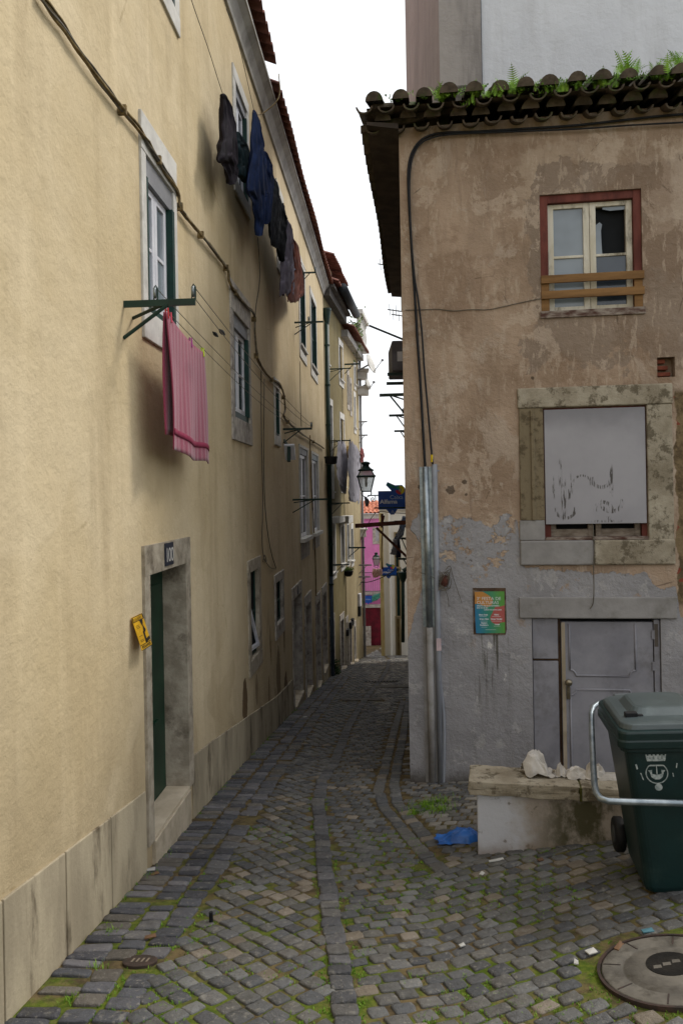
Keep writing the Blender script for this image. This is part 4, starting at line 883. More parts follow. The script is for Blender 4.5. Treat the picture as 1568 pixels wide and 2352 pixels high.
pc = at(768, 1537, 19.85); leafy('potted_shrub', 'small dark leafy shrub at the foot of the olive house', 'shrub', pc, (.16, .25, .28), 320, .07, ('#2e4a22', '#1f3718'), pc-Vector((0, 0, .35)), seed=4)
# hanging basket
hb = at(800, 1312, 22.6); t = leafy('hanging_basket', 'hanging planter of mossy green foliage on the cream wall', 'planter', hb+Vector((0, 0, .05)), (.16, .16, .07), 260, .05, ('#5d7a2a', '#46611f'), seed=6)
part('pot', MB().lathe(hb-Vector((0, 0, .16)), [(.07, 0), (.12, .05), (.15, .17), (.13, .175)], 12), BLACK, t)
bp = B2.P(760, 1057, .3); t = thing('balcony_planter', 'dark round planter of dry stems fixed under the olive house window', 'planter', bp)
part('pot', MB().lathe(bp-Vector((0, 0, .1)), [(.11, 0), (.15, .03), (.16, .14), (.17, .15), (.17, .19), (.15, .19)], 14), BLACK, t)
m = MB(); rnd = random.Random(8)
for _ in range(26): a = rnd.uniform(0, 6.28); m.tube([bp+Vector((.06*math.cos(a), .06*math.sin(a), .08)), bp+Vector((.12*math.cos(a), .12*math.sin(a), .08+rnd.uniform(.25, .55)))], .004, 4)
part('dry_stems', m, simple('dry_stem', lin('#6b5c3a'), lin('#4b4228')), t)
# racks on the far left houses
for px, py, L, lab in [(754, 848, .62, 'rack high on the olive house beside the green downpipe'), (753, 1013, .62, 'rack on the olive house that carries the white sheets'), (757, 1196-40, .55, 'thin rack above the balcony slabs of the olive house'), (760, 1265+32, .5, 'low rack on the olive house above the hanging planter')]:
    u, z = B2.pix(px, py); rack(B2, u, z, L, lab, pul=(), dz=-.35)
for px, py, L, lab in [(791, 837, .45, 'short rack under the eaves of the cream house'), (800, 1258, .55, 'rack on the cream house with a rusty chain'), (824, 969, .3, 'thin pale rack high on the cream house corner'), (824, 1000, .32, 'double pale rack on the cream house corner'), (824, 1128+170, .45, 'pale rack in front of the magenta house, upper of two'), (824, 1325, .4, 'pale rack in front of the magenta house, lower of two')]:
    u, z = B2.pix(px, py); rack(B2, u, z, L, lab, pul=(), mat=GREYP if 'pale' in lab else GREENM, w=.05, dz=-.3, both=False)
# washing on those racks
WG = 'pale washing in the narrow part of the alley'; I = lambda x, y: (x, y)
WSH = simple('white_sheet', lin('#c9c6cf'), lin('#b4b1bb'), 5, .9, bump=.3, bscale=12); WSG = simple('grey_sheet', lin('#a5a2ab'), lin('#8f8c95'), 5, .9, bump=.3, bscale=12)
garment(B2, [[(775, 1012), (793, 1018)], [(774, 1040), (797, 1044)], [(773, 1070), (800, 1070)], [(775, 1095), (798, 1097)], [(779, 1112), (796, 1116)], [(787, 1130), (794, 1135)]], .35, WSH, 'white sheet hanging in folds, nearest in the narrow alley', 'sheet', .035, 'sheet', WG, I, 1)
garment(B2, [[(803, 1010), (818, 1026)], [(802, 1050), (826, 1054)], [(800, 1090), (827, 1090)], [(800, 1130), (827, 1130)], [(802, 1150), (825, 1156)]], .55, WSG, 'larger greyish sheet hanging behind the street lamp', 'sheet', .04, 'sheet', WG, I, 2)
garment(B2, [[(797, 1024), (803, 1026)], [(797, 1040), (803, 1042)], [(798, 1051), (802, 1052)]], .38, simple('mustard_cloth', lin('#b08c34'), lin('#94742a')), 'small mustard yellow cloth between the two sheets', 'cloth', .03, 'cloth', WG, I, 3)
garment(B2, [[(828, 1028), (834, 1031)], [(828, 1045), (835, 1046)], [(829, 1062), (834, 1064)]], .6, simple('red_cloth', lin('#8e3b35'), lin('#6e2b28')), 'small red cloth beyond the sheets above the lamp', 'cloth', .03, 'cloth', WG, I, 4)
# ------------------------------------------------------------------ weathered house on the right
Fp = RF.pix; RL = RS.pix(890, 632, .35)[0]
def rop(x0, y0, x1, y1, dp): 
    a = Fp((x0), (y0+y1)/2)[0]; b = Fp(x1, (y0+y1)/2)[0]; xm = (x0+x1)/2; return (a, b, Fp(xm, y1)[1], Fp(xm, y0)[1], dp)
OU = rop(1240, 440, 1474, 718, .16); OLW = rop(1248, 934, 1485, 1240, .15); OD = rop(1224, 1421, 1520, 1860, .12)
OH = rop(1508, 820, 1549, 866, .10)
zr = Fp(930, 318)[1]; UR = 7.0
rh = thing('weathered_house', 'weathered two storey house of peeling tan and grey plaster facing the camera', 'house', RF.p(.0, -1.1))
m = wall_mb(RF, 0, UR, -2.2, zr+.1, [OU, OLW, OD, OH]); m.quad(RF.p(UR, -2.2), RF.p(UR, zr+.1), RF.p(UR, zr+.1, -1.2), RF.p(UR, -2.2, -1.2))
m.quad(RS.p(0, -3.6), RS.p(RL, -3.6), RS.p(RL, zr+.1), RS.p(0, zr+.1)); m.quad(RS.p(RL, -3.6), RS.p(RL, -3.6, -3), RS.p(RL, zr+.1, -3), RS.p(RL, zr+.1)); m.quad(RF.p(0, zr+.1), RF.p(UR, zr+.1), RF.p(UR, zr+.1, -1.3), RS.p(RL, zr+.1, -1))
part('wall', m, RWALL, rh)
# upper window
o = OU; w = part('window', MB().box(RF, o[0]-.0, o[0]+.075, o[2], o[3], -.10, -.02).box(RF, o[1]-.07, o[1]-.0, o[2], o[3], -.10, -.02).box(RF, o[0]+.075, o[1]-.07, o[3]-.075, o[3], -.10, -.021), REDW, rh, bevel=.004, label='red framed window with peeling white sashes, two planks nailed across it')
a, c, z0, z1 = o[0]+.075, o[1]-.07, o[2]+.03, o[3]-.075; mid = (a+c)/2; hw = .055
for i, (l, r) in enumerate(((a+.002, mid-.002), (mid+.002, c-.002))):
    m = MB().box(RF, l, l+hw, z0, z1-.003, -.10, -.06).box(RF, r-hw, r, z0, z1-.003, -.10, -.06).box(RF, l+hw, r-hw, z0, z0+.05, -.10, -.061).box(RF, l+hw, r-hw, z1-.045, z1-.003, -.10, -.061)
    zm = z0+(z1-z0)*.51; m.box(RF, l+hw, r-hw, zm-.012, zm+.012, -.095, -.066); part('sash', m, PEEL, w, bevel=.003)
    part('pane', MB().box(RF, l+hw, r-hw, z0+.05, zm-.012, -.085, -.08), GLASSC if i == 0 else GLASSB, w)
    if i == 0: part('pane', MB().box(RF, l+hw, r-hw, zm+.012, z1-.045, -.085, -.08), GLASSC, w)
    else:
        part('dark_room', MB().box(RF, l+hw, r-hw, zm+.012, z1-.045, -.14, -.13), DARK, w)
        q0, q1, k0, k1 = l+hw, r-hw, zm+.012, z1-.045; W_ = q1-q0; H_ = k1-k0
        part('broken_pane', MB().prism([(q0, k0), (q0+.22*W_, k0), (q0+.2*W_, k0+.25*H_), (q0+.19*W_, k0+.5*H_), (q0+.23*W_, k0+.63*H_), (q0+.15*W_, k0+.68*H_), (q0, k0+.62*H_)], RF.p, -.085, -.081), GLASSC, w)
        part('glass_shard', MB().prism([(q0+.25*W_, k1), (q1, k1), (q1, k1-.08*H_), (q0+.5*W_, k1-.09*H_), (q0+.25*W_, k1-.05*H_)], RF.p, -.085, -.081), GLASSC, w)
part('curtain', MB().grid(lambda i, j: RF.p(a+.12+.22*i+.05*j*(i-.5), z0+.04+.42*(1-j), -.0795+.004*math.sin(i*9)*0), 3, 3), simple('net_curtain', lin('#9a9ba4'), lin('#85868f')), w) if False else None
part('window_sill', MB().box(RF, o[0]-.01, o[1]+.015, o[2]-.035, o[2]+.03, -.12, .02), simple('flaking_sill', lin('#8d8278'), lin('#4a2f26'), 9, .8, bump=.4, stretch=(1, 1, 3)), w, bevel=.003)
pm = MB(); zA = [Fp(1360, 637)[1], Fp(1360, 673)[1]]
for zc_ in zA: part('plank', MB().box(RF, o[0]-.0, o[1]+.01, zc_-.038, zc_+.036, .0, .022), PLANK, w, bevel=.003)
part('plank', MB().box(RF, o[0]+.002, o[0]+.075, o[2]+.03, zA[0]-.036, -.019, -.001), PLANK, w); part('plank', MB().box(RF, o[1]-.075, o[1]-.002, o[2]+.03, zA[0]-.036, -.019, -.001), PLANK, w)
# lower window: lichen covered stone frame, boarded over
LICH = (lambda: (lambda t: (t.fin(t.mix(t.math('MULTIPLY', t.ramp(t.noise(8, 9, .76), .50, .60), .8), t.mix(t.ramp(t.noise(2.2, 5, .6), .35, .65), lin('#aca392'), lin('#867c6b')), lin('#564d3e')), .95, 0, .1), t.bump(t.noise(26, 7, .7), .9, .012))[0])(NT('lichen_stone')))()
LICD = (lambda: (lambda t: (t.fin(t.mix(t.math('MULTIPLY', t.ramp(t.noise(11, 8, .72), .48, .62), .8), lin('#7c705b'), lin('#524838')), .95, 0, .1), t.bump(t.noise(30, 7, .7), .7, .01))[0])(NT('dark_lichen_stone')))()
GRAYP = simple('grey_masonry_paint', lin('#94918f'), lin('#858280'), 4, .85, bump=.6, bscale=22, dirt=lin('#5f5a50'), dirtamt=.5)
GRAYD = simple('grey_door_paint', lin('#8c8b91'), lin('#7b7a81'), 3, .55, bump=.35, bscale=14, dirt=lin('#56524f'), dirtamt=.5)
o = OLW; x0, x1 = Fp(1190, 1090)[0], Fp(1545, 1090)[0]; zt, zb = Fp(1360, 887)[1], Fp(1360, 1297)[1]
w = part('window', MB().box(RF, x0, x1, o[3]+.004, zt, -.05, .03), LICH, rh, bevel=.012, label='boarded window in a lichen covered stone frame')
part('jamb', MB().box(RF, x0+.01, o[0]-.001, Fp(1210, 1195)[1], o[3]+.003, -.05, .02).box(RF, x0+.01+(o[0]-x0)*.45, x0+.01+(o[0]-x0)*.6, Fp(1210, 1195)[1], o[3]-.02, .0, .035), LICD, w, bevel=.006)
part('jamb', MB().box(RF, o[1]+.001, x1-.005, o[2]-.05, o[3]+.003, -.05, .022), LICH, w, bevel=.01)
part('jamb_foot', MB().box(RF, x0+.0, o[0]-.001, o[2]+.003, Fp(1210, 1195)[1]-.002, -.05, .02), GRAYP, w, bevel=.006)
um = Fp(1361, 1270)[0]; part('stone_sill', MB().box(RF, x0, um, zb, o[2]-.001, -.05, .035), GRAYP, w, bevel=.014); part('stone_sill', MB().box(RF, um+.004, x1, zb, o[2]-.051 if False else o[2]-.001, -.05, .034), LICH, w, bevel=.014)
part('wood_frame', MB().box(RF, o[0]+.002, o[0]+.06, o[2], o[3]-.002, -.12, -.02).box(RF, o[1]-.05, o[1]-.002, o[2], o[3]-.002, -.12, -.02).box(RF, o[0]+.06, o[1]-.05, o[3]-.05, o[3]-.002, -.12, -.021), REDW, w)
m = MB(); zq = o[2]+.03; mu = (o[0]+o[1])/2
for l, r in ((o[0]+.062, mu-.01), (mu+.01, o[1]-.052)): m.box(RF, l, l+.05, zq, zq+.5, -.1, -.06).box(RF, r-.05, r, zq, zq+.5, -.1, -.06).box(RF, l+.05, r-.05, zq, zq+.07, -.1, -.062)
part('sash', m, simple('weathered_sash_wood', lin('#8b8074'), lin('#6c6055'), 9, .8, bump=.4, stretch=(1, 1, 3), dirt=lin('#463a30'), dirtamt=.7), w, bevel=.003); part('pane', MB().box(RF, o[0]+.06, o[1]-.05, zq+.06, o[3]-.05, -.125, -.11), DARK, w)
part('window_sill', MB().box(RF, o[0]-.0, o[1]+.0, o[2]+.001, o[2]+.03, -.12, .025), simple('flaking_sill', lin('#8d8278')), w, bevel=.003)
def board_mat():
    t = NT('grey_board'); u = t.dot(tuple(RF.U), (CX, CY, 0)); z = t.sep()[2]
    c = t.mix(t.ramp(t.noise(1.5, 5, .6), .3, .7), lin('#9f9da2'), lin('#918f94'))
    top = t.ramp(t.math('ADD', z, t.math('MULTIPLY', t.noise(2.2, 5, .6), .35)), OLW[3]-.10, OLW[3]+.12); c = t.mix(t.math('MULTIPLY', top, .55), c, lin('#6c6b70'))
    # worn curls where old paint shows through, broken into short vertical streaks
    gr = t.ramp(t.noise(34, 4, .65, t.mapv((1, 1, .09))), .48, .56); cu, cz_ = Fp(1380, 1130)
    ks = []
    for px, py, r, w_, lo in ((1379, 1098, .085, .012, True), (1384, 1172, .075, .012, False), (1402, 1150, .10, .012, True), (1297, 1168, .09, .010, True), (1335, 1112, .08, .007, False)):
        au, az = Fp(px, py); du = t.math('SUBTRACT', u, au); dz = t.math('SUBTRACT', z, az); d = t.math('SQRT', t.math('ADD', t.math('MULTIPLY', du, du), t.math('MULTIPLY', dz, dz)))
        band = t.math('SUBTRACT', 1, t.ramp(t.math('ABSOLUTE', t.math('SUBTRACT', d, r)), w_, w_*1.8)); half = t.math('SUBTRACT', 1, t.ramp(dz, .0, .02)) if lo else t.ramp(dz, -.02, .0); ks.append(t.math('MULTIPLY', band, half))
    for px, py, hw, hh in ((1285, 1085, .010, .12), (1270, 1120, .008, .10), (1293, 1140, .014, .16), (1402, 1105, .010, .14), (1312, 1110, .008, .1), (1295, 1180, .012, .06), (1396, 1190, .012, .02), (1392, 1215 - 18, .08, .012), (1306, 1135, .01, .05)):
        au, az = Fp(px, py); ks.append(t.math('MULTIPLY', t.math('SUBTRACT', 1, t.ramp(t.math('ABSOLUTE', t.math('SUBTRACT', u, au)), hw, hw*2)), t.math('SUBTRACT', 1, t.ramp(t.math('ABSOLUTE', t.math('SUBTRACT', z, az)), hh*.6, hh*1.2))))
    k = ks[0]
    for q in ks[1:]: k = t.math('MAXIMUM', k, q)
    gr2 = t.ramp(t.noise(60, 4, .65, t.mapv((1, 1, .12), (3, 0, 0))), .47, .58); c = t.mix(t.math('MULTIPLY', t.math('MULTIPLY', k, gr2), .9), c, lin('#3d3731'))
    t.bump(t.noise(30, 3, .6, t.mapv((1, 1, .1))), .15, .004); return t.fin(c, .6, 0, .25)
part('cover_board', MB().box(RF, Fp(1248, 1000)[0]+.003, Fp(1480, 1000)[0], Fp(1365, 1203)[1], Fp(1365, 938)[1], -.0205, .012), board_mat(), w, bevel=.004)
# door with its painted stone lintel
o = OD; zl0 = Fp(1372, 1420)[1]; zl1_ = Fp(1372, 1371)[1]
d = part('door', MB().box(RF, Fp(1191, 1395)[0], Fp(1553, 1395)[0], zl0, zl1_, -.06, .025), GRAYP, rh, bevel=.01, label='grey painted door with moulded panels under a thick lintel')
ug0, ug1 = Fp(1283, 1580)[0], Fp(1291, 1580)[0]; ur = Fp(1502, 1580)[0]; zs = Fp(1254, 1517)[1]
part('side_panel', MB().box(RF, o[0]+.008, ug0, zs+.012, o[3]-.006, -.1, -.022), GRAYD, d, bevel=.003); part('side_panel', MB().box(RF, o[0]+.008, ug0, o[2], zs-.012, -.1, -.022), GRAYD, d, bevel=.003)
part('gap_batten', MB().box(RF, o[0]+.004, ug0, zs-.012, zs+.012, -.11, -.06).box(RF, ug0+.001, ug1-.001, o[2], o[3], -.11, -.06), simple('brown_batten', lin('#55402c'), lin('#3a2a1e')), d)
lf = part('door_leaf', MB().box(RF, ug1, ur, o[2], o[3]-.035, -.1, -.028), GRAYD, d, bevel=.003)
part('edge_strip', MB().box(RF, ug1+.002, ug1+.035, o[2], o[3]-.04, -.0279, -.026), simple('bare_edge', lin('#a59886'), lin('#90846f'), 4), d)
part('jamb_strip', MB().box(RF, ur+.008, o[1]-.006, o[2], o[3]-.012, -.1, -.02), GRAYD, d, bevel=.003); part('bare_patch', MB().box(RF, ur+.012, o[1]-.02, o[3]-.26, o[3]-.05, -.0199, -.018), simple('bare_wood', lin('#5d554e'), lin('#4f4841'), 9), d)
part('top_gap', MB().box(RF, ug1, ur, o[3]-.034, o[3]-.001, -.11, -.07), DARK, d)
# mouldings
pu0, pu1 = Fp(1308, 1500)[0], Fp(1460, 1500)[0]; zt_, zb1 = o[3]-.05, Fp(1385, 1554)[1]; zt2 = Fp(1385, 1586)[1]; r_ = .055
def mould(pts): return MB().tube([RF.p(a_, b_, -.026) for a_, b_ in pts], .0095, 6)
def notch(cx, cz, a0, a1): return [(cx+r_*math.cos(R(a0+(a1-a0)*k/6)), cz+r_*math.sin(R(a0+(a1-a0)*k/6))) for k in range(7)]
part('moulding', mould([(pu0, zt_)]+[(pu0, zb1+r_)]+notch(pu0, zb1, 90, 0)+notch(pu1, zb1, 180, 90)+[(pu1, zb1+r_), (pu1, zt_)]), GRAYD, d, True)
part('moulding', mould([(pu0, o[2]+.1), (pu0, zt2-r_)]+notch(pu0, zt2, -90, 0)+notch(pu1, zt2, 180, 270)+[(pu1, zt2-r_), (pu1, o[2]+.1)]), GRAYD, d, True)
hu, hz = Fp(1304, 1567); kn = part('door_knob', MB().lathe(RF.p(hu, hz, -.02), [(.012, -.02), (.012, .02), (.03, .03), (.034, .045), (.026, .06), (.008, .066)], 16, Matrix(((RF.U.x, 0, RF.N.x), (RF.U.y, 0, RF.N.y), (0, 1, 0)))), simple('old_brass', lin('#8f8572'), lin('#6e6450'), 12, .35, .8), d, True)
part('lock_plate', MB().box(RF, hu-.012, hu+.02, hz-.16, hz-.045, -.0275, -.012), simple('old_brass', lin('#8f8572')), d)
for zz_ in (.45, .16): part('hinge', MB().box(RF, ur-.012, ur+.014, o[3]-zz_-.08+.05, o[3]-zz_+.05, -.027, -.015), GRAYD, d)
# hole in the plaster showing bricks
m = MB(); hz_ = (OH[3]-OH[2])/3
for k in range(3):
    m.box(RF, OH[0]+.004, OH[1]-.03-.02*k, OH[2]+k*hz_+.012, OH[2]+(k+1)*hz_-.012, -.095, -.03-.01*k)
part('exposed_brick', m, simple('bare_brick', lin('#7d4331'), lin('#5d2e22'), 10, .9, bump=.5), rh, bevel=.006)
# cement band along the foot of the wall
# eaves: two courses of mossy roman tiles, front and side
er = thing  # (roof parts belong to the house)
zf = Fp(1047, 262)[1]
m = MB(); fo = RF.N+Vector((0, 0, -.30)); so = RS.N+Vector((0, 0, -.16))
tile_rows(m, RF.p(-.24, zr+.055, .15), RF.U, fo, UR+.2, .225, .080, .45, 1, seed=1)
part('lower_eaves_course', m, TILEM, rh)
m = tile_rows(MB(), RF.p(-.32, zr+.175, .31), RF.U, fo, UR+.3, .225, .080, 1.3, 3, seed=2); part('roof', m, TILEM, rh)
m = corrugated(MB(), RS.p(RL+.02, zr+.09, .35), -RS.U, so, RL+.25, .225, .05, 1.6, .02, rows=2); part('side_roof', m, TILEM, rh)
DKW = simple('dark_eaves_board', lin('#4a4038'), lin('#372f29'), 5, .9)
m = MB().add([RS.p(-.2, zr+.0, .0), RS.p(RL, zr+.0, .0), RS.p(RL, zr+.03, .29), RS.p(-.25, zr+.03, .29), RS.p(-.2, zr+.05, .0), RS.p(RL, zr+.05, .0), RS.p(RL, zr+.06, .29), RS.p(-.25, zr+.06, .29)], [(0, 1, 2, 3), (7, 6, 5, 4), (0, 4, 5, 1), (1, 5, 6, 2), (2, 6, 7, 3), (3, 7, 4, 0)])
part('soffit', m, DKW, rh)
m = MB().add([RF.p(-.28, zr+.16, .30), RF.p(UR, zr+.16, .30), RF.p(UR, zr+.75, -1.6), RS.p(RL, zr+.7, -.9), RS.p(RL, zr+.1, .3)], [(0, 1, 2, 3), (0, 3, 4)]); part('roof_underlay', m, TILEM, rh)
part('hip_ridge', MB().tube([RF.p(-.22, zr+.2, .2), RF.p(.35, zr+.48, -.45)], [.05, .085], 10), TILEM, rh, True)
mo = MB(); rnd = random.Random(12)
for k in range(6500):
    u = rnd.uniform(-.1, UR); t_ = rnd.random(); dn = mnoise.noise(Vector((u*1.7, 3, 1)))+.5*mnoise.noise(Vector((u*6, 1, 1)))+.16*(u-.9)
    if dn < rnd.uniform(-.35, .45): continue
    ph_ = ((u+.2)/.225) % 1.0; hz = .04+.075*abs(math.sin(math.pi*ph_))*rnd.random()
    p = RF.p(u, zr+.175+hz+.0*t_-.02+.06*t_, .31-.16*t_+.02); a = Vector((rnd.uniform(-1, 1), rnd.uniform(-1, .3), rnd.uniform(.1, 1))).normalized(); b = a.orthogonal().normalized(); s_ = rnd.uniform(.012, .032)
    mo.add([p, p+a*s_*.6+b*s_*.4, p+a*s_, p+a*s_*.6-b*s_*.4], [(0, 1, 2), (0, 2, 3)])
mp = part('roof_moss', mo, simple('roof_moss_leaf', lin('#6d9034'), lin('#4a6a26'), 8, .8), rh); mp['kind'] = 'stuff'
# ferns sprouting between the tiles
FERN = simple('fern_leaf', lin('#8db544'), lin('#6f9a34'), 8, .6, spec=.25)
FN = [(1015, 222, .17, 'fern beside the chimney stack foot, at the left end of the roof'), (1074, 233, .07, 'tiny fern between the second and third tile humps'), (1105, 210, .12, 'small fern where the white wall begins'), (1130, 217, .10, 'low fern just right of the white wall edge'), (1177, 207, .19, 'large upright fern above the middle of the roof edge'), (1236, 211, .08, 'small fern in the gap left of a round tile'), (1287, 205, .11, 'small fern halfway along the tile edge'), (1333, 197, .10, 'small fern below a bare dry twig'), (1392, 190, .15, 'bushy fern where the roof edge starts to rise'), (1446, 172, .24, 'tallest fern on the rising right part of the roof'), (1518, 174, .18, 'spreading fern near the right end of the roof'), (1560, 152, .20, 'fern cut off by the right edge of the picture')]
for k, (px, py, h, lab) in enumerate(FN):
    d0 = .27; c = RF.P(px, py+4, d0); rnd = random.Random(k); mb = MB()
    for q in range(int(9+h*40)):
        a = rnd.uniform(0, 6.28); ln = h*rnd.uniform(.6, 1.25); bend = rnd.uniform(.3, .9); dirv = Vector((math.cos(a), math.sin(a), 0)); off = Vector((rnd.gauss(0, .05), rnd.gauss(0, .03), -.02))
        P = [c+off+dirv*ln*bend*(s*s)*.8+Vector((0, 0, ln*(s-.35*bend*s*s))) for s in [i/12 for i in range(13)]]
        side = dirv.cross(Vector((0, 0, 1)))
        for i in range(1, 12):
            wv = ln*.26*math.sin(math.pi*min(1, .12+i/13))**.8; t_ = (P[i+1]-P[i-1]).normalized()
            for sg in (-1, 1):
                e = P[i]+side*sg*wv+t_*wv*.45-Vector((0, 0, wv*.15)); k0 = len(mb.v); mb.v += [P[i]-t_*ln*.03, P[i]+t_*ln*.03, e]; mb.f.append((k0, k0+1, k0+2))
        mb.tube(P, .0015, 3)
    solo('fern', mb, FERN, lab, 'fern', 'ferns growing along the tiled roof edge', base=c, fixn=False)
solo('dry_twig', MB().tube([RF.P(1328, 196, .2), RF.P(1331, 178, .2), RF.P(1337, 160, .22)], [.004, .003, .001], 5), simple('dry_stem', lin('#6b5c3a')), 'thin bare twig standing above the middle tiles', 'twig')
# tall building rising behind
ta = at(1008, 100, 8.55); tb = at(1102, 100, 8.55); zt = 8.7
th_ = thing('tall_building', 'tall pale rendered building rising behind the mossy roof, with a pinkish flank', 'building', (ta.x, 8.55, -1.2))
x0_ = ta.x; xs_ = tb.x
TF = Frame((x0_, 8.55), (1, -.05), (-.05, -1)); wsx = (xs_-x0_)
part('wall', MB().box(TF, wsx+.012, 9, -2, zt, -3.5, .0), GRW, th_); part('corner_pier', MB().box(TF, 0.0, wsx, -2, zt+.3, -.25, .05), GRS, th_)
part('flank', MB().hexa([(x0_-.001, 8.56, -2), (x0_+.3, 8.6, -2), (x0_+.3, 12.0, -2), (x0_-.03, 12.2, -2), (x0_-.001, 8.56, zt+.25), (x0_+.3, 8.6, zt+.25), (x0_+.3, 12.0, 10.6), (x0_-.03, 12.2, 10.6)]), PNK, th_); part('edge_trim', MB().box(TF, wsx+.001, wsx+.011, 2, zt, -.2, .03), simple('dark_joint', lin('#4d4c50')), th_)
zb0 = at(1000, 200, 8.5).z; part('mortar_flashing', MB().box(TF, -.06, wsx+.02, 1, zb0-.02, -3.5, .12), simple('mossy_mortar', lin('#6b655f'), lin('#4c4841'), 6, .95, bump=.8, bscale=18, dirt=lin('#3a3f25'), dirtamt=.7), th_, bevel=.02)
# ------------------------------------------------------------------ fixtures on the weathered house
def rf(L, d=.015): return [RF.P(px, py, d) for px, py in L]
CB = simple('black_cable', lin('#1b1d22'), lin('#14161a'), 10, .6)
mesh_cable('power_cable', rf([(976, 1076), (972, 1010), (966, 900), (958, 780), (952, 680), (944, 560), (938, 450), (937, 395), (943, 358), (960, 328), (985, 312), (1020, 305), (1100, 302), (1200, 296), (1320, 288), (1430, 276), (1500, 268), (1570, 262), (1700, 250)], .03), .0125, CB, 'thick black cable rising from the steel conduit, bending under the eaves and running right', 'black cables on the weathered house')
mesh_cable('power_cable', rf([(993, 1066), (988, 1010), (982, 940), (974, 850), (968, 760), (960, 690), (952, 640), (945, 560), (940, 455), (941, 400), (947, 362), (963, 332), (990, 317), (1030, 309), (1110, 305), (1210, 301), (1330, 296), (1440, 288), (1570, 281), (1700, 274)], .045), .009, CB, 'thinner black cable with a yellow sleeve, running beside the thick one', 'black cables on the weathered house')
mesh_cable('thin_cable', rf([(930, 712), (960, 712), (1000, 710), (1040, 714), (1080, 711), (1120, 711), (1160, 703), (1200, 694), (1240, 686)], .008), .004, CABG, 'thin dusty wire crossing the tan wall to the broken window', 'black cables on the weathered house')
mesh_cable('thin_cable', rf([(1361, 1206), (1361, 1240), (1364, 1242), (1362, 1300), (1363, 1350), (1361, 1385), (1354, 1398)], .045), .005, CABG, 'grey wire hanging from the boarded window over the lintel', 'black cables on the weathered house')
def conduit(x0, y0, x1, y1, r, mat, lab, flange=0):
    t = thing('cable_conduit', lab, 'conduit', RF.P(x1, y1, r), 'conduits at the corner of the weathered house')
    a = RF.P(x0, y0, r*.9); b = RF.P(x1, y1, r*.9); part('tube', MB().tube([a, b], r, 14), mat, t, True)
    if flange:
        m = MB(); 
        for s in (-1, 1): m.hexa([b+RF.U*s*(r*.8)+RF.N*(-r*.8), b+RF.U*s*(r+.03)+RF.N*(-r*.8), b+RF.U*s*(r+.03)+RF.N*(-r*.8+.006), b+RF.U*s*r*.8+RF.N*(-r*.8+.006)]+[a+RF.U*s*(r*.8)+RF.N*(-r*.8), a+RF.U*s*(r+.03)+RF.N*(-r*.8), a+RF.U*s*(r+.03)+RF.N*(-r*.8+.006), a+RF.U*s*r*.8+RF.N*(-r*.8+.006)])
        part('flange', m, mat, t)
    m = MB()
    for k in (.02, .3, .55, .8):
        c = a.lerp(b, k); u = (c-RF.O).dot(RF.U); m.box(RF, u-r-.022, u+r+.022, c.z-.007, c.z+.007, -.001, .006)
    part('strap', m, mat, t)
cz1 = .42
conduit(976.5, 1072, 986, 1440, .030, STEELG, 'galvanised conduit, bright upper length at the house corner', .03)
conduit(986, 1441, 993, 1822, .032, GRAYP, 'grey painted lower length of the corner conduit', .03)
conduit(997, 1066, 1012, 1822, .026, PLASTG, 'grey plastic conduit right of the steel one')
solo('cable_conduit', MB().tube(spline(rf([(1003, 1400), (1006, 1520), (1018, 1640), (1019, 1730), (1017, 1822)], .02), 5), .015, 10), PLASTG, 'slim grey conduit bowing out to the right near the ground', 'conduit', 'conduits at the corner of the weathered house', smooth=True)
solo('conduit_tag', MB().box(RF, Fp(1007, 1478)[0]-.022, Fp(1007, 1478)[0]+.022, Fp(1007, 1492)[1], Fp(1007, 1464)[1], .052, .056), simple('pale_pink_tag', lin('#d0b9bd')), 'pale pink sticker on the grey plastic conduit', 'sticker', bevel=.001)
p = rf([(991, 1053)], .045)[0]; solo('cable_sleeve', MB().tube([p-Vector((0, 0, .035)), p+Vector((0, 0, .035))], .0115, 10), simple('yellow_sleeve', lin('#d8b91c')), 'yellow sleeve on the thinner black cable above the conduits', 'cable sleeve')
# tangle of wires round an old junction box
jc = RF.P(1020, 1334, .04); t = thing('junction_box', 'rusted junction box wrapped in loose wires beside the conduits', 'junction box', jc)
part('box', MB().lathe(jc, [(.03, -.05), (.04, -.045), (.042, .02), (.03, .05), (.012, .055)], 12, Matrix.Rotation(R(20), 3, 'Y')), RUST, t, True)
rnd = random.Random(4); m = MB()
for k in range(7): m.tube(spline([jc+Vector((.05*math.cos(q*.9+k), -.03, .08*math.sin(q*.9+k*1.7)+.01))*rnd.uniform(.8, 1.3) for q in range(7)], 4), .003, 5)
for L in ([(1022, 1310), (1033, 1300), (1040, 1325), (1060, 1385)], [(1018, 1345), (1028, 1372), (1030, 1395)], [(1010, 1335), (985, 1322), (965, 1315)]): m.tube(spline(rf(L, .04), 4), .003, 5)
part('loose_wires', m, CABG, t)
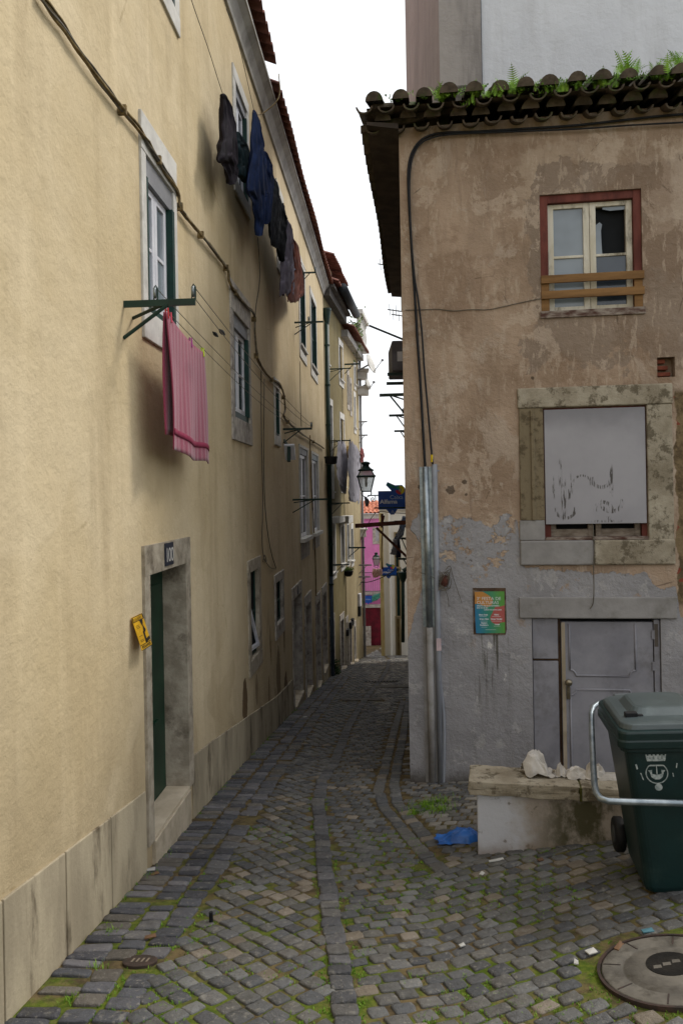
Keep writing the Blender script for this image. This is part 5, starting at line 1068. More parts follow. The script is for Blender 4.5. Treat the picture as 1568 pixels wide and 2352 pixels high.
# poster on a brown board
def poster():
    u0, z0 = Fp(1091, 1454); u1_, z1_ = Fp(1157, 1358); w = u1_-u0; h = z1_-z0
    t = thing('poster', 'colourful festival poster taped over a torn brown board on the grey wall', 'poster', RF.p(u0, z0))
    fr_ = lambda a, b, d: RF.p(u0+w*a, z0+h*b, d)
    part('backing_board', MB().prism([(-.06, -.03), (1.02, -.035), (1.06, .1), (1.05, 1.08), (-.06, 1.08), (-.055, .5)], fr_, .001, .008), simple('torn_brown_board', lin('#5a4636'), lin('#3c2e24'), 12, .9, bump=.5, dirt=lin('#8c7a66'), dirtamt=.7), t)
    tt = NT('poster_print'); u = tt.math('DIVIDE', tt.dot(tuple(RF.U), tuple(RF.p(u0, 0))), w); v = tt.math('DIVIDE', tt.math('SUBTRACT', tt.sep()[2], z0), h)
    # printed gradient: blue at left, through teal, to green at right
    cr = tt.n('ShaderNodeValToRGB'); tt.val(tt.math('ADD', u, tt.math('MULTIPLY', v, .12)), cr.inputs[0]); e = cr.color_ramp.elements; e[0].position = .0; e[0].color = lin('#28719f'); e[1].position = 1.0; e[1].color = lin('#5a9442'); x = e.new(.5); x.color = lin('#378470')
    part('sheet', MB().prism([(.035 if False else .02, 0), (1, .01), (1, 1), (0, 1), (0, .3)], fr_, .010, .0125), tt.fin(cr.outputs[0], .3, 0, .5), t)
    def blob(pts, col, nm, d): part('printed_shape', MB().add([fr_(a, b, d) for a, b in pts], [tuple(range(len(pts)))]), simple(nm, lin(col), lin(col), 3, .35), t)
    sp2 = lambda P: [(q.x, q.y) for q in spline([Vector((a, b, 0)) for a, b in P], 5)]
    blob([(0, .995)]+sp2([(.26, .995), (.38, .95), (.52, .88), (.60, .80), (.60, .73), (.54, .66), (.40, .63), (.25, .67), (.12, .70), (0, .70)])[0:], '#b98243', 'orange_print', .0128)
    blob([(1, .67)]+sp2([(1, .67), (.85, .64), (.70, .63), (.64, .57), (.58, .48), (.52, .40), (.52, .32), (.60, .25), (.75, .22), (.88, .26), (1, .27)]), '#a85853', 'red_print', .0128)
    WH = simple('white_print', lin('#d9dde0'), lin('#cdd2d6')); f = lambda a, b, d: RF.p(u0+a, z0+b, d)
    m = MB(); ty = lambda s, a, b, sz, al='LEFT', bo=0, sp=1.0: text_into(m, s, sz, lambda p, q, d: f(w*a+p, h*b+q, d), .0133, al, bold=bo, spacing=sp)
    ty('3ª FESTA DE', .06, .795, h*.105, sp=1.03); ty('CULTURAS', .06, .70, h*.105, sp=1.0)
    ty('SÁBADO, DIA 23 DE NOVEMBRO', .06, .645, h*.036, bo=.0006); ty('DAS 15H ÀS 20H', .06, .595, h*.036, bo=.0006); ty('LARGO DE SANTA LUZIA', .90, .55, h*.036, 'RIGHT', .0006)
    for s, a, b in (('Bloco Oxalá', .28, .43), ('Grupo Allaia', .30, .33), ('Gustavo', .30, .235), ('Kandiakoro', .30, .185), ('TRIVU', .72, .43), ('Grupo Tarrafei', .72, .33), ('Luanga', .74, .205)): ty(s, a, b, h*.042, 'CENTER', .0008)
    for a, b, l in ((.14, .40, .26), (.18, .29, .24), (.2, .145, .2), (.57, .40, .3), (.56, .29, .34), (.62, .17, .22), (.34, .085, .36)): m.quad(fr_(a, b, .0133), fr_(a+l, b, .0133), fr_(a+l, b+.006, .0133), fr_(a, b+.006, .0133))
    part('lettering', m, WH, t)
poster()
# ------------------------------------------------------------------ low wall with stone coping
LA = gpix(1090, 1963); LWF = Frame((LA.x, LA.y), (1, -.19), (-.19, -1))
tz = LWF.pix(1250, 1800)[1]; lwt = thing('low_wall', 'low rendered wall with a lichen covered stone coping in front of the grey door', 'low wall', LA)
def lowmat():
    t = NT('stained_render_wall'); u = t.dot(tuple(LWF.U), (LA.x, LA.y, 0)); z = t.sep()[2]
    c = t.mix(t.ramp(t.math('ADD', u, t.math('MULTIPLY', t.noise(5, 6, .6), .4)), .45, .62), lin('#bfc0c6'), lin('#a49a90'))
    g = t.math('MULTIPLY', t.ramp(t.noise(3.2, 7, .68, t.mapv((1.2, 1, .8))), .42, .60), t.math('MULTIPLY', t.ramp(u, .3, .62), t.math('SUBTRACT', 1, t.ramp(u, .92, 1.12)))); c = t.mix(t.math('MULTIPLY', g, .9), c, lin('#3f3d22'))
    s = t.ramp(t.noise(10, 6, .65), .60, .66); c = t.mix(t.math('MULTIPLY', s, .6), c, lin('#5a5242'))
    b0 = t.math('SUBTRACT', 1, t.ramp(t.math('ADD', z, t.math('MULTIPLY', t.noise(7, 6, .6), .22)), -.52, -.36)); c = t.mix(t.math('MULTIPLY', b0, .6), c, lin('#7d6a58'))
    b = t.bump(t.noise(9, 6, .62), .5, .015); t.bump(t.noise(80, 3), .3, .004, b); return t.fin(c, .92, 0, .1)
part('wall', MB().box(LWF, .02, 3.6, -1.2, tz-.085, -.26, 0), lowmat(), lwt, bevel=.01)
def cope(a, b, seed):
    def fn(i, j):
        rnd = mnoise.noise(Vector((i*9+seed, j*7, 2)))*.008; ang = 2*math.pi*i
        q = max(abs(math.cos(ang)), abs(math.sin(ang))); cx, cy = math.cos(ang)/q, math.sin(ang)/q
        return LWF.p(a+(b-a)*j+rnd, tz-.045+cy*(.045+rnd), -.125+cx*(.155+rnd))
    m = MB().grid(fn, 32, 14, True); n = 32; k = len(m.v)
    m.f += [tuple(range(n)), tuple(range(k-n, k))]; return m
us_ = LWF.pix(1331, 1790)[0]; part('coping_stone', cope(-.03, us_-.006, 1), LICH, lwt, bevel=.006); part('coping_stone', cope(us_+.006, 2.0, 4), LICH, lwt, bevel=.006); part('coping_stone', cope(2.01, 3.62, 8), LICH, lwt, bevel=.006)
part('mossy_joint', MB().box(LWF, us_-.008, us_+.008, tz-.09, tz-.006, -.27, .035), simple('joint_moss', lin('#4b4a1c'), lin('#3b3a18'), 20, .95), lwt)
# crumpled paper lying on the coping
PAP = simple('crumpled_paper', lin('#c4beb6'), lin('#a8a29a'), 9, .9, bump=.3, bscale=25)
def crumple(name, c, r, sx, sy, sz, mat, label, cat, group, seed, sub=4, amp=.5):
    b = bmesh.new(); bmesh.ops.create_icosphere(b, subdivisions=sub, radius=1); mb = MB(); b.verts.ensure_lookup_table()
    for v in b.verts:
        n = v.co.normalized(); k = 1+amp*1.5*(mnoise.noise(n*1.25+Vector((seed, 0, 0))))+amp*.9*(abs(mnoise.noise(n*2.6+Vector((0, seed, 0))))-.25)+amp*.25*(abs(mnoise.noise(n*6+Vector((0, 0, seed))))-.2)
        p = n*r*k; z = p.z*sz; mb.v.append(Vector((p.x*sx, p.y*sy, max(z, -r*sz*.55)))+Vector(c)+Vector((0, 0, r*sz*.55)))
    mb.f = [tuple(v.index for v in f.verts) for f in b.faces]; b.free()
    return solo(name, mb, mat, label, cat, group, smooth=True)
def crumpled_sheet(name, c, w, d, h, mat, label, cat, group, seed, peak=(.5, .5)):
    n = lambda *v: mnoise.noise(Vector(v))
    def fn(i, j):
        x, y = i-.5, j-.5; r2 = min(1, ((i-peak[0])*1.9)**2+((j-peak[1])*1.9)**2)
        rg = 1-abs(n(i*2.3+seed, j*2.3, 1))*2.2; rg2 = 1-abs(n(i*5.2, j*5.2+seed, 4))*2.0
        z = h*(1-r2)*(.55+.45*rg)+h*.20*rg2*(.4+.6*(1-r2))+h*.08
        return Vector(c)+Vector((w*(x+.16*n(i*2.1, j*2.1, seed)+.05*n(i*6, j*6, seed)), d*(y+.16*n(i*2.1, j*2.1, seed+9)+.05*n(i*6, j*6, seed+4)), max(.003, z)))
    return solo(name, MB().grid(fn, 30, 30), mat, label, cat, group, smooth=False, solid=.0015)
for px, py, w_, d_, h_, lab, sd_, pk_ in [(1237, 1752, .20, .15, .14, 'largest crumpled paper, standing up on the coping left of the gap by the door', 1.3, (.35, .5)), (1285, 1754, .08, .08, .075, 'small pointed scrap of crumpled paper beside the largest one', 5.1, (.5, .5)), (1331, 1757, .17, .12, .06, 'flat crumpled paper at the joint of the coping', 9.7, (.4, .5)), (1362, 1755, .13, .12, .10, 'rounded crumpled paper just behind the steel hoop', 2.2, (.5, .5)), (1392, 1758, .24, .10, .035, 'long flattened paper reaching to the wheeled bin', 7.4, (.5, .5))]:
    u, _ = LWF.pix(px, py, -.16); crumpled_sheet('crumpled_paper', LWF.p(u, tz-.004, -.16), w_, d_, h_, PAP, lab, 'paper', 'crumpled papers on the coping', sd_, pk_)
bb = gpix(1050, 1934); BLU = simple('blue_plastic', lin('#1f62b4'), lin('#174d92'), 9, .4, bump=.3, bscale=30, spec=.5)
crumpled_sheet('plastic_bag', bb+Vector((0, .03, 0)), .30, .17, .075, BLU, 'crumpled bright blue plastic bag lying by the end of the low wall', 'plastic bag', None, 3.3, (.68, .5))
# ------------------------------------------------------------------ wheeled bin
bc = gpix(1524, 2060); BY = bc.y; bx = at(1524, 1763, BY).x+.105; bz = ground(bx, BY+.2)+.0
byaw = R(9); BT = .055
class Tilted(Frame):                                             # the bin leans a little with the slope it stands on
    def p(s, u, z, d=0): c, q = math.cos(BT), math.sin(BT); return Frame.p(s, u*c-(z-bz)*q, bz+u*q+(z-bz)*c, d)
BF = Tilted((bx, BY), (math.cos(byaw), -math.sin(byaw)), (-math.sin(byaw), -math.cos(byaw)))
BINM = simple('bin_green_plastic', lin('#0c2a2a'), lin('#0a2323'), 4, .42, spec=.45, bump=.2, bscale=40, dirt=lin('#34433f'), dirtamt=.5)
bn = thing('wheeled_bin', 'dark green wheeled rubbish bin with a white city crest, held by a steel hoop', 'bin', BF.p(0, bz, -.3))
def ring(hw, hd, z, dc, rr_=.05, n=6):
    pts = []
    for sx, sy, a0 in ((1, 1, 0), (-1, 1, 90), (-1, -1, 180), (1, -1, 270)):
        for k in range(n): a = R(a0+90*k/(n-1)); pts.append(BF.p(sx*(hw-rr_)+rr_*math.cos(a), bz+z, dc+sy*(hd-rr_)+rr_*math.sin(a)))
    return pts
def loft(L, cap=True):
    m = MB(); n = len(L[0]); m.v = [p for r in L for p in r]
    for i in range(len(L)-1):
        for k in range(n): m.f.append((i*n+k, i*n+(k+1) % n, (i+1)*n+(k+1) % n, (i+1)*n+k))
    if cap: m.f += [tuple(range(n))[::-1], tuple(range((len(L)-1)*n, len(L)*n))]
    return m
part('body', loft([ring(.185, .21, .01, -.25), ring(.195, .222, .04, -.25), ring(.222, .25, .42, -.265), ring(.25, .28, .77, -.28), ring(.272, .305, .775, -.285), ring(.272, .305, .81, -.285)]), BINM, bn, bevel=.004)
LIDM = simple('bin_lid_plastic', lin('#4b5557'), lin('#3f494b'), 4, .35, spec=.5, dirt=lin('#6c7a7a'), dirtamt=.35)
lid = part('lid', loft([ring(.282, .32, .795, -.29), ring(.287, .325, .80, -.29), ring(.287, .325, .835, -.29), ring(.28, .32, .84, -.29), ring(.28, .32, .875, -.29), ring(.274, .315, .885, -.29)]), BINM, bn, bevel=.003)
part('lid_top', loft([ring(.262, .295, .883, -.295, .07), ring(.255, .285, .912, -.295, .08), ring(.235, .265, .92, -.30, .08), ring(.185, .19, .925, -.31, .08), ring(.155, .155, .955, -.32, .06), ring(.14, .14, .96, -.32, .06)]), LIDM, bn, bevel=.006)
part('lid_latch', MB().box(BF, -.215, -.15, bz+.918, bz+.945, -.15, -.11).box(BF, -.149, -.12, bz+.918, bz+.932, -.14, -.115), BLACK, bn, bevel=.004)
for s, nm in ((-1, 'l'), (1, 'r')):
    ax = Matrix(((BF.N.x, 0, BF.U.x), (BF.N.y, 0, BF.U.y), (0, 1, 0)))
    wh = part('wheel', MB().lathe(BF.p(s*.225, bz+.10, -.53), [(.05, -.028), (.09, -.028), (.1, -.02), (.1, .02), (.09, .028), (.05, .028)], 24, ax), BLACK, bn, True)
    part('hub', MB().lathe(BF.p(s*.225, bz+.10, -.53), [(.048, -.032), (.052, 0), (.048, .032)], 16, ax), simple('grey_hub', lin('#4a4d50')), wh)
part('axle', MB().tube([BF.p(-.22, bz+.10, -.53), BF.p(.22, bz+.10, -.53)], .012, 8), STEELG, bn)
part('handle', MB().tube([BF.p(-.18, bz+.80, -.58), BF.p(-.18, bz+.82, -.65), BF.p(.18, bz+.82, -.65), BF.p(.18, bz+.80, -.58)], .015, 8), BINM, bn)
# crest printed on the front: mural crown, ring with an anchor and ship's hull, pendant
def fd(z): return np.interp(z, [.04, .42, .77], [-.028, -.015, .0])+.0006
cu, czz = BF.pix(1524, 1768, 0); cr0 = czz-bz; sc_ = .00056
def C(a, b, d): z = cr0+.0+b*sc_; return BF.p(cu+a*sc_, bz+z, float(fd(z))+.002)
CRM_ = simple('worn_white_print', lin('#aab0af'), lin('#7d8786'), 60, .6)
def arc(m, r, w_, a0, a1, ox=0, oy=0, n=20):
    f = lambda k, rr: C(ox+rr*math.cos(R(a0+(a1-a0)*k/n)), oy+rr*math.sin(R(a0+(a1-a0)*k/n)), 0)
    for i in range(n): m.quad(f(i, r), f(i, r+w_), f(i+1, r+w_), f(i+1, r))
    return m
P_ = lambda m, L: m.add([C(a, b, 0) for a, b in L], [tuple(range(len(L)))])
part('crest_ring', arc(MB(), 92, 10, 128, 412, 0, -25), CRM_, bn); part('crest_pendant', arc(arc(MB(), 22, 12, 0, 360, 8, -158), .1, 22, 0, 360, 8, -158), CRM_, bn)
m = P_(MB(), [(-80, 90), (80, 90), (86, 112), (-86, 112)])
for k in range(5): x = -72+k*36; P_(m, [(x-14, 112), (x+14, 112), (x+20, 155), (x+9, 155), (x+8, 143), (x-8, 143), (x-9, 155), (x-20, 155)])
part('crest_crown', m, CRM_, bn)
m = P_(MB(), [(-60, 42), (60, 42), (56, 56), (-56, 56)]); P_(m, [(-4, -42), (6, -42), (4, 42), (-3, 42)])
P_(m, [(-62, -20), (-40, -30), (0, -42), (40, -30), (62, -20), (50, -62), (20, -84), (-20, -84), (-50, -62)]); P_(m, [(-78, 2), (-40, 8), (-44, -30), (-60, -20)]); P_(m, [(78, 2), (40, 8), (44, -30), (60, -20)])
part('crest_anchor', m, CRM_, bn)
for L in ([(-190, 60), (-175, 66), (-165, 20), (-178, 10)], [(-150, -20), (-140, -20), (-118, -90), (-128, -88)], [(178, 70), (190, 66), (180, 20), (172, 26)], [(138, -20), (146, -26), (150, -60), (142, -60)]): part('crest_scroll', P_(MB(), L), CRM_, bn)
# galvanised hoop round the bin
HP = [at(1425, 1613, 4.62), at(1390, 1613, 4.60), at(1372, 1616, 4.58), at(1361, 1624, 4.55), at(1357, 1640, 4.5), at(1359, 1700, 4.32), at(1362, 1770, 4.05), at(1364, 1800, 3.93), at(1368, 1820, 3.84), at(1378, 1834, 3.79), at(1395, 1840, 3.77), at(1450, 1842, 3.76), at(1530, 1844, 3.75), at(1600, 1846, 3.75), at(1700, 1848, 3.75)]
xr_ = BF.p(.52, 0).x; HP2 = [Vector((xr_, 3.76, HP[-1].z)), Vector((xr_+.03, 3.82, HP[-1].z+.03)), Vector((xr_+.03, 4.45, HP[0].z-.03)), Vector((xr_, 4.6, HP[0].z)), Vector((xr_-.2, 4.62, HP[0].z))]
hp = thing('bin_hoop', 'bent galvanised steel tube hoop holding the wheeled bin', 'hoop', HP[6]); part('tube', MB().tube(HP+HP2, .0165, 10), STEELG, hp, True)
part('coupling', MB().tube([at(1404, 1612, 4.6), at(1385, 1613, 4.6)], .021, 10).tube([at(1402, 1621, 4.58), at(1378, 1622, 4.58)], .008, 8), STEELG, hp, True)
part('bracket', MB().bar(at(1410, 1606, 4.66), at(1452, 1604, 4.66), .04, .06), STEELG, hp); part('post', MB().tube([at(1440, 1612, 4.64), at(1440, 1612, 4.64)-Vector((0, 0, 1.1))], .02, 8), STEELG, hp)
# ------------------------------------------------------------------ covers and litter on the street
IRON = simple('rusty_cast_iron', lin('#4a3a34'), lin('#35302d'), 16, .7, .3, bump=.5, bscale=50)
CONC = simple('worn_concrete', lin('#6b665e'), lin('#54504a'), 7, .9, bump=.6, bscale=30, dirt=lin('#37322a'), dirtamt=.85)
def gtilt(c): 
    e = .2; gx = (ground(c.x+e, c.y)-ground(c.x-e, c.y))/(2*e); gy = (ground(c.x, c.y+e)-ground(c.x, c.y-e))/(2*e)
    n = Vector((-gx, -gy, 1)).normalized(); X = Vector((1, 0, gx)).normalized(); return Matrix((X, n.cross(X), n)).transposed()
A = gtilt(MANC); mc = thing('manhole_cover', 'large round concrete manhole cover in a thin iron ring', 'manhole cover', MANC)
part('concrete_disc', MB().lathe(MANC, [(.288, -.04), (.288, .004), (.28, .006), (.205, .0065), (.20, .002), (.192, .002), (.187, .0065), (.10, .0065), (.001, .0066)], 56, A), CONC, mc, True)
m = MB().lathe(MANC, [(.293, -.04), (.293, .008), (.306, .008), (.306, -.04)], 56, A); part('iron_ring', m, IRON, mc)
m = MB()
for k in range(8):
    a = R(k*45+20); dv = A @ Vector((math.cos(a), math.sin(a), 0)); nv = A @ Vector((0, 0, 1)); r0, r1 = (.207, .28); m.bar(MANC+dv*r0+nv*.0065, MANC+dv*r1+nv*.0065, .006, .003)
part('groove', m, IRON, mc); part('iron_eye', MB().lathe(MANC+(A @ Vector((.01, .03, 0))), [(.10, .0068), (.10, .009), (.001, .0095)], 32, A), simple('black_iron', lin('#26231f'), lin('#1b1917'), 12, .6, .3, bump=.8, bscale=30), mc)
m = MB()
for k in range(3): q = MANC+(A @ Vector((-.05+.045*k, .02+.01*k, .0098))); X = A @ Vector((1, 0, 0)); Yv = A @ Vector((0, 1, 0)); m.quad(q-X*.02-Yv*.012, q+X*.015-Yv*.015, q+X*.02+Yv*.01, q-X*.012+Yv*.014)
part('worn_patch', m, CONC, mc)
A2 = gtilt(MINC); mi = thing('water_cover', 'small oval rusty iron cover set in the setts near the yellow wall', 'cover', MINC)
part('lid', MB().lathe(MINC, [(.085, -.03), (.085, .004), (.078, .006), (.001, .0065)], 28, A2 @ Matrix.Diagonal((1.0, .75, 1))), simple('brown_iron', lin('#493a34'), lin('#38302b'), 14, .7, .2, bump=.5), mi)
m = MB(); q_ = lambda a, b: MINC+(A2 @ Vector((a, b, .0072)))
for k in range(4): x = -.042+.024*k; m.quad(q_(x, -.02), q_(x+.010, -.02), q_(x+.016, .02), q_(x+.006, .02))
part('worn_ribs', m, simple('worn_cast_ribs', lin('#7d7264')), mi)
def slab_on(px, py, w, l, lab):
    c = gpix(px, py); B = gtilt(c); f = lambda x, y, z: c+(B @ Vector((x, y, z))); return solo('paving_slab', MB().hexa([f(-w, -l, -.03), f(w, -l, -.03), f(w, l, -.03), f(-w, l, -.03), f(-w, -l, .012), f(w, -l, .012), f(w, l, .012), f(-w, l, .012)]), CONC, lab, 'paving slab', None, c, bevel=.006)
slab_on(905, 1577, .42, .26, 'pale rectangular slab below the drain grate in the alley'); slab_on(830, 1607, .36, .16, 'pale irregular slab on the centre row of the alley')
dc = gpix(873, 1566); B = gtilt(dc); dg = thing('drain_grate', 'slotted iron drain grate across the middle of the alley', 'drain grate', dc); f = lambda x, y, z: dc+(B @ Vector((x, y, z)))
m = MB()
for k in range(10): x = -.32+k*.07; m.hexa([f(x, -.18, 0), f(x+.03, -.18, 0), f(x+.06, .18, 0), f(x+.03, .18, 0), f(x, -.18, .016), f(x+.03, -.18, .016), f(x+.06, .18, .016), f(x+.03, .18, .016)])
part('bars', m, CONC, dg); part('pit', MB().add([f(-.36, -.2, .009), f(.42, -.2, .009), f(.42, .2, .009), f(-.36, .2, .009)], [(0, 1, 2, 3)]), DARK, dg)
p = gpix(485, 2118); solo('metal_stub', MB().tube([p, p+Vector((0, 0, .055))], .011, 10), BLACK, 'short black metal stub standing up between the cobbles', 'stub')
LT = simple('white_litter', lin('#b5b3ae')); LO = simple('brown_litter', lin('#6b503a')); LBW = simple('blue_litter', lin('#4b7480'))
for px, py, l, w_, a, mt, lab in [(1139, 1882, .05, .012, .3, LT, 'white paper strip at the foot of the low wall') if False else (1138, 1979 + 0, .055, .012, .3, LT, 'white paper strip in front of the low wall'), (1106, 2010, .02, .012, 1, LT, 'white scrap on the paving just below the paper strip'), (1356, 2190, .026, .018, .4, LT, 'white scrap left of the manhole cover'), (1322, 2215, .018, .01, 1.3, LT, 'tiny white scrap on the paving left of the manhole'), (1420, 2178, .04, .012, .9, LO, 'brown butt on the rim of the manhole cover'), (1485, 2142, .03, .014, .2, LBW, 'pale blue scrap behind the manhole cover'), (1060, 2175, .016, .01, .5, LT, 'tiny white scrap in the middle of the street'), (346, 2000, .03, .02, .2, LT, 'white scrap against the plinth beside the door step'), (355, 2010, .03, .015, .8, LO, 'brown leaf on the setts by the plinth'), (345, 2230-75, .03, .015, .4, LO, 'brown scrap on the border setts near the small iron cover'), (700, 1648, .03, .02, .4, LT, 'white scrap lying far down the alley'), (1240, 2088 - 110, .02, .015, .4, LO, 'brown scrap near the wheel of the bin')]:
    c = gpix(px, py)+Vector((0, 0, .006)); X = Vector((math.cos(a), math.sin(a), -.1*math.sin(a)))*l; Yv = Vector((-math.sin(a), math.cos(a), -.1*math.cos(a)))*w_
    solo('litter_scrap', MB().hexa([c-X-Yv, c+X-Yv, c+X+Yv*.7, c-X*.8+Yv, c-X-Yv+Vector((0, 0, .006)), c+X-Yv+Vector((0, 0, .004)), c+X+Yv*.7+Vector((0, 0, .012)), c-X*.8+Yv+Vector((0, 0, .005))]), mt, lab, 'litter', 'litter on the street')
# ------------------------------------------------------------------ along the alley, on the right side
# hidden house beyond the weathered one; height and length shaped for the alley light
RB = Frame(RS.p(RL, 0).xy, (.125, 1), (-1, .125))
Lb = 9.0; bh2 = thing('set_back_house', 'pale grey house set back behind the weathered corner on the right of the alley', 'house', RB.p(5, -3, -.4))
part('wall', MB().box(RB, .05, Lb, -6, 6.6, -4, -.35), GRS, bh2); part('roof', MB().box(RB, .05, Lb, 6.6, 6.72, -4, -.15), TILE, bh2)
an = thing('unseen_sun_block', 'unseen low grey block added at the far right to keep sun off the left houses', 'house', RB.p(Lb+2, -4, -.4))  # added out of view to stop sun reaching the lower olive and cream fronts
part('wall', MB().box(RB, Lb+.01, Lb+3.4, -6, 1.2, -3, -.36), GRS, an); part('roof', MB().box(RB, Lb+.01, Lb+3.4, 1.2, 1.3, -3, -.2), TILE, an)
# white house closing the right side
wl = at(873, 1300, 27.6); wr = at(925, 1300, 27.6); WF = Frame((wl.x, 27.6), (1, -.08), (-.08, -1)); ww = (wr.x-wl.x)
zt = at(900, 1172, 27.6).z; wh_ = thing('white_house', 'white stuccoed house standing out into the far end of the alley', 'house', WF.p(.4, -4.2))
oa = (WF.pix(908, 1250)[0], WF.pix(914, 1250)[0], WF.pix(910, 1312)[1], WF.pix(910, 1225)[1], .12); ob_ = (WF.pix(903, 1350)[0]+.12, WF.pix(909, 1350)[0]+.15, WF.pix(905, 1418)[1], WF.pix(905, 1305)[1], .12); oc = (WF.pix(911, 1440)[0], WF.pix(917, 1440)[0], -4.3, WF.pix(914, 1420)[1], .12)
TW = 3.2; m = wall_mb(WF, 0, TW, -5.4, zt+.1, [oa, ob_, oc]); body_mb(m, WF, 0, TW, -5.4, zt+.1, 6); part('wall', m, WHI, wh_)
for o in (oa, ob_):
    w = part('window', surround(WF, o, .05, .05, .05, .05), CRM, wh_); part('shutter', MB().box(WF, o[0]+.004, o[1]-.004, o[2]+.004, o[3]-.004, -.1, -.04), GREENW, w)
w = part('door', surround(WF, oc, .06, .06, .08, 0), CRM, wh_); part('door_leaf', MB().box(WF, oc[0]+.004, oc[1]-.004, oc[2], oc[3]-.004, -.1, -.05), simple('ochre_door', lin('#7d6a40'), lin('#655432')), w)
part('drain_pipe', MB().tube([WF.p(WF.pix(894, 1300)[0], zt-.05, .06), WF.p(WF.pix(894, 1300)[0], -4.4, .06)], .04, 8), WHI, wh_); part('string_course', MB().box(WF, -.02, TW, zt+.0, zt+.12, .0, .08), STONEW, wh_)
# narrow cream strip of its flank toward the alley mouth
part('side_band', MB().box(WF, -.02, .12, -5.4, zt-.1, .0, .025), simple('ochre_band', lin('#d2c08c'), lin('#bfaa74'), 4, .9), wh_)
# magenta house across the end
MF = Frame((at(826, 1300, 36).x-2.4, 36), (1, .0), (0, -1)); zt = at(850, 1191, 36).z; zmid = at(850, 1388, 36).z
mh = thing('magenta_house', 'bright magenta house with a dark red ground floor closing the alley', 'house', MF.p(3, -5.5))
om = (MF.pix(862, 1230)[0], MF.pix(870.5, 1230)[0], MF.pix(866, 1243)[1], MF.pix(866, 1216)[1], .12)
m = wall_mb(MF, 0, 7, zmid, zt, [om]); body_mb(m, MF, 0, 7, zmid, zt, 6); part('upper_wall', m, MAG, mh); part('lower_wall', MB().box(MF, .02, 7, -6.5, zmid-.16, -6, -.02), MAR, mh)
part('string_course', MB().box(MF, -.02, 7.02, zmid-.158, zmid+.0, -.5, .06).box(MF, -.02, 7.02, zt+.002, zt+.22, -.5, .12), STONEW, mh)
w = part('window', surround(MF, om, .14, .14, .1, .14), STONE, mh); casement(MF, om, w, PVC, GLASS, rec=.06, leaves=2)
part('roof', corrugated(MB(), MF.p(-.3, zt+.28, .35), MF.U, Vector((0, -1, -.22)), 7.6, .2, .045, 2.2, rows=4), TILEO, mh); part('roof_slope', MB().add([MF.p(-.3, zt+.74, -1.85), MF.p(7.3, zt+.74, -1.85), MF.p(7.3, zt+.1, -6), MF.p(-.3, zt+.1, -6)], [(0, 1, 2, 3)]), TILEO, mh)
part('plinth', MB().box(MF, 1.5, 2.88, -6.5, at(835, 1440, 35.8).z, -.02, .1), STONE, mh)
bzz = at(850, 1360, 35.5).z; m = MB()
for k in range(16): m.tube([MF.p(2.2+k*.09, bzz, .55), MF.p(2.2+k*.09, bzz+.95, .55)], .008, 4)
m.tube([MF.p(2.1, bzz+.95, .55), MF.p(3.7, bzz+.95, .55)], .014, 5); m.tube([MF.p(2.1, bzz+.05, .55), MF.p(3.7, bzz+.05, .55)], .014, 5)
part('balcony_rail', m, GREENM, mh); part('balcony_slab', MB().box(MF, 2.05, 3.75, bzz-.12, bzz-.001, .0, .62), STONE, mh)
garment(MF, [[(830, 1376), (872, 1362)], [(830, 1383), (872, 1370)], [(832, 1388), (868, 1378)]], .7, simple('sea_green_cloth', lin('#4f9a86'), lin('#3b7f6e')), 'sea green cloth draped along the balcony of the magenta house', 'cloth', .04, 'cloth', WG, I, 5)
# ---- lantern with hanging sign
IRN = simple('lamp_green_iron', lin('#1d3a35'), lin('#152b28'), 8, .45, .3)
SGN = simple('sign_blue', lin('#1650ae'), lin('#13459a'), 5, .4, spec=.4)
def lantern(px, py_top, py_bot, Y, label):
    b = at(px, py_bot, Y); h = at(px, py_top, Y).z-b.z; s = h/.62
    t = thing('street_lamp', label, 'street lamp', b, 'wall lanterns along the alley'); q = lambda hw, z: [b+Vector((x*hw*s, y*hw*s, z*s)) for x, y in ((-1, -1), (1, -1), (1, 1), (-1, 1))]
    lo, hi, tp = q(.085, .09), q(.15, .36), q(.095, .47)
    m = MB()
    for k in range(4): m.tube([lo[k], hi[k]], .009*s, 5); m.tube([hi[k], tp[k]], .008*s, 5); m.tube([lo[k], lo[(k+1) % 4]], .012*s, 5); m.tube([hi[k], hi[(k+1) % 4]], .014*s, 5); m.tube([tp[k], tp[(k+1) % 4]], .01*s, 5); m.ball(hi[k], .02*s, n=6)
    for k in range(4): m.tube(spline([lo[k], lo[k]+Vector((0, 0, -.06*s)), b+Vector((0, 0, -.02*s))], 4), .007*s, 5)
    part('lantern_frame', m, IRN, t)
    m = MB(); 
    for A_, B_ in ((lo, hi), (hi, tp)):
        for k in range(4): c = (A_[k]+A_[(k+1) % 4]+B_[k]+B_[(k+1) % 4])/4; m.quad(*[p+(b+Vector((0, 0, p.z-b.z))-p)*.03 for p in (A_[k], A_[(k+1) % 4], B_[(k+1) % 4], B_[k])])
    t_ = MATS.get('lgl')
    if not t_: n_ = NT('lantern_glass'); n_.fin(lin('#dfe3e2'), .2, 0, .5); n_.b.inputs['Transmission Weight'].default_value = .55; n_.b.inputs['IOR'].default_value = 1.1; MATS['lgl'] = t_ = n_.m
    part('glass', m, t_, t)
    part('lamp_cap', MB().lathe(b, [(.14*s, .455*s), (.145*s, .475*s), (.10*s, .50*s), (.065*s, .53*s), (.055*s, .56*s), (.075*s, .585*s), (.085*s, .60*s), (.05*s, .62*s), (.01*s, .63*s)], 16), IRN, t, True)
    part('bulb', MB().lathe(b, [(.03*s, .36*s), (.03*s, .32*s), (.022*s, .31*s), (.024*s, .2*s), (.012*s, .17*s)], 12), LAMPG, t, True)
    return t, b, s
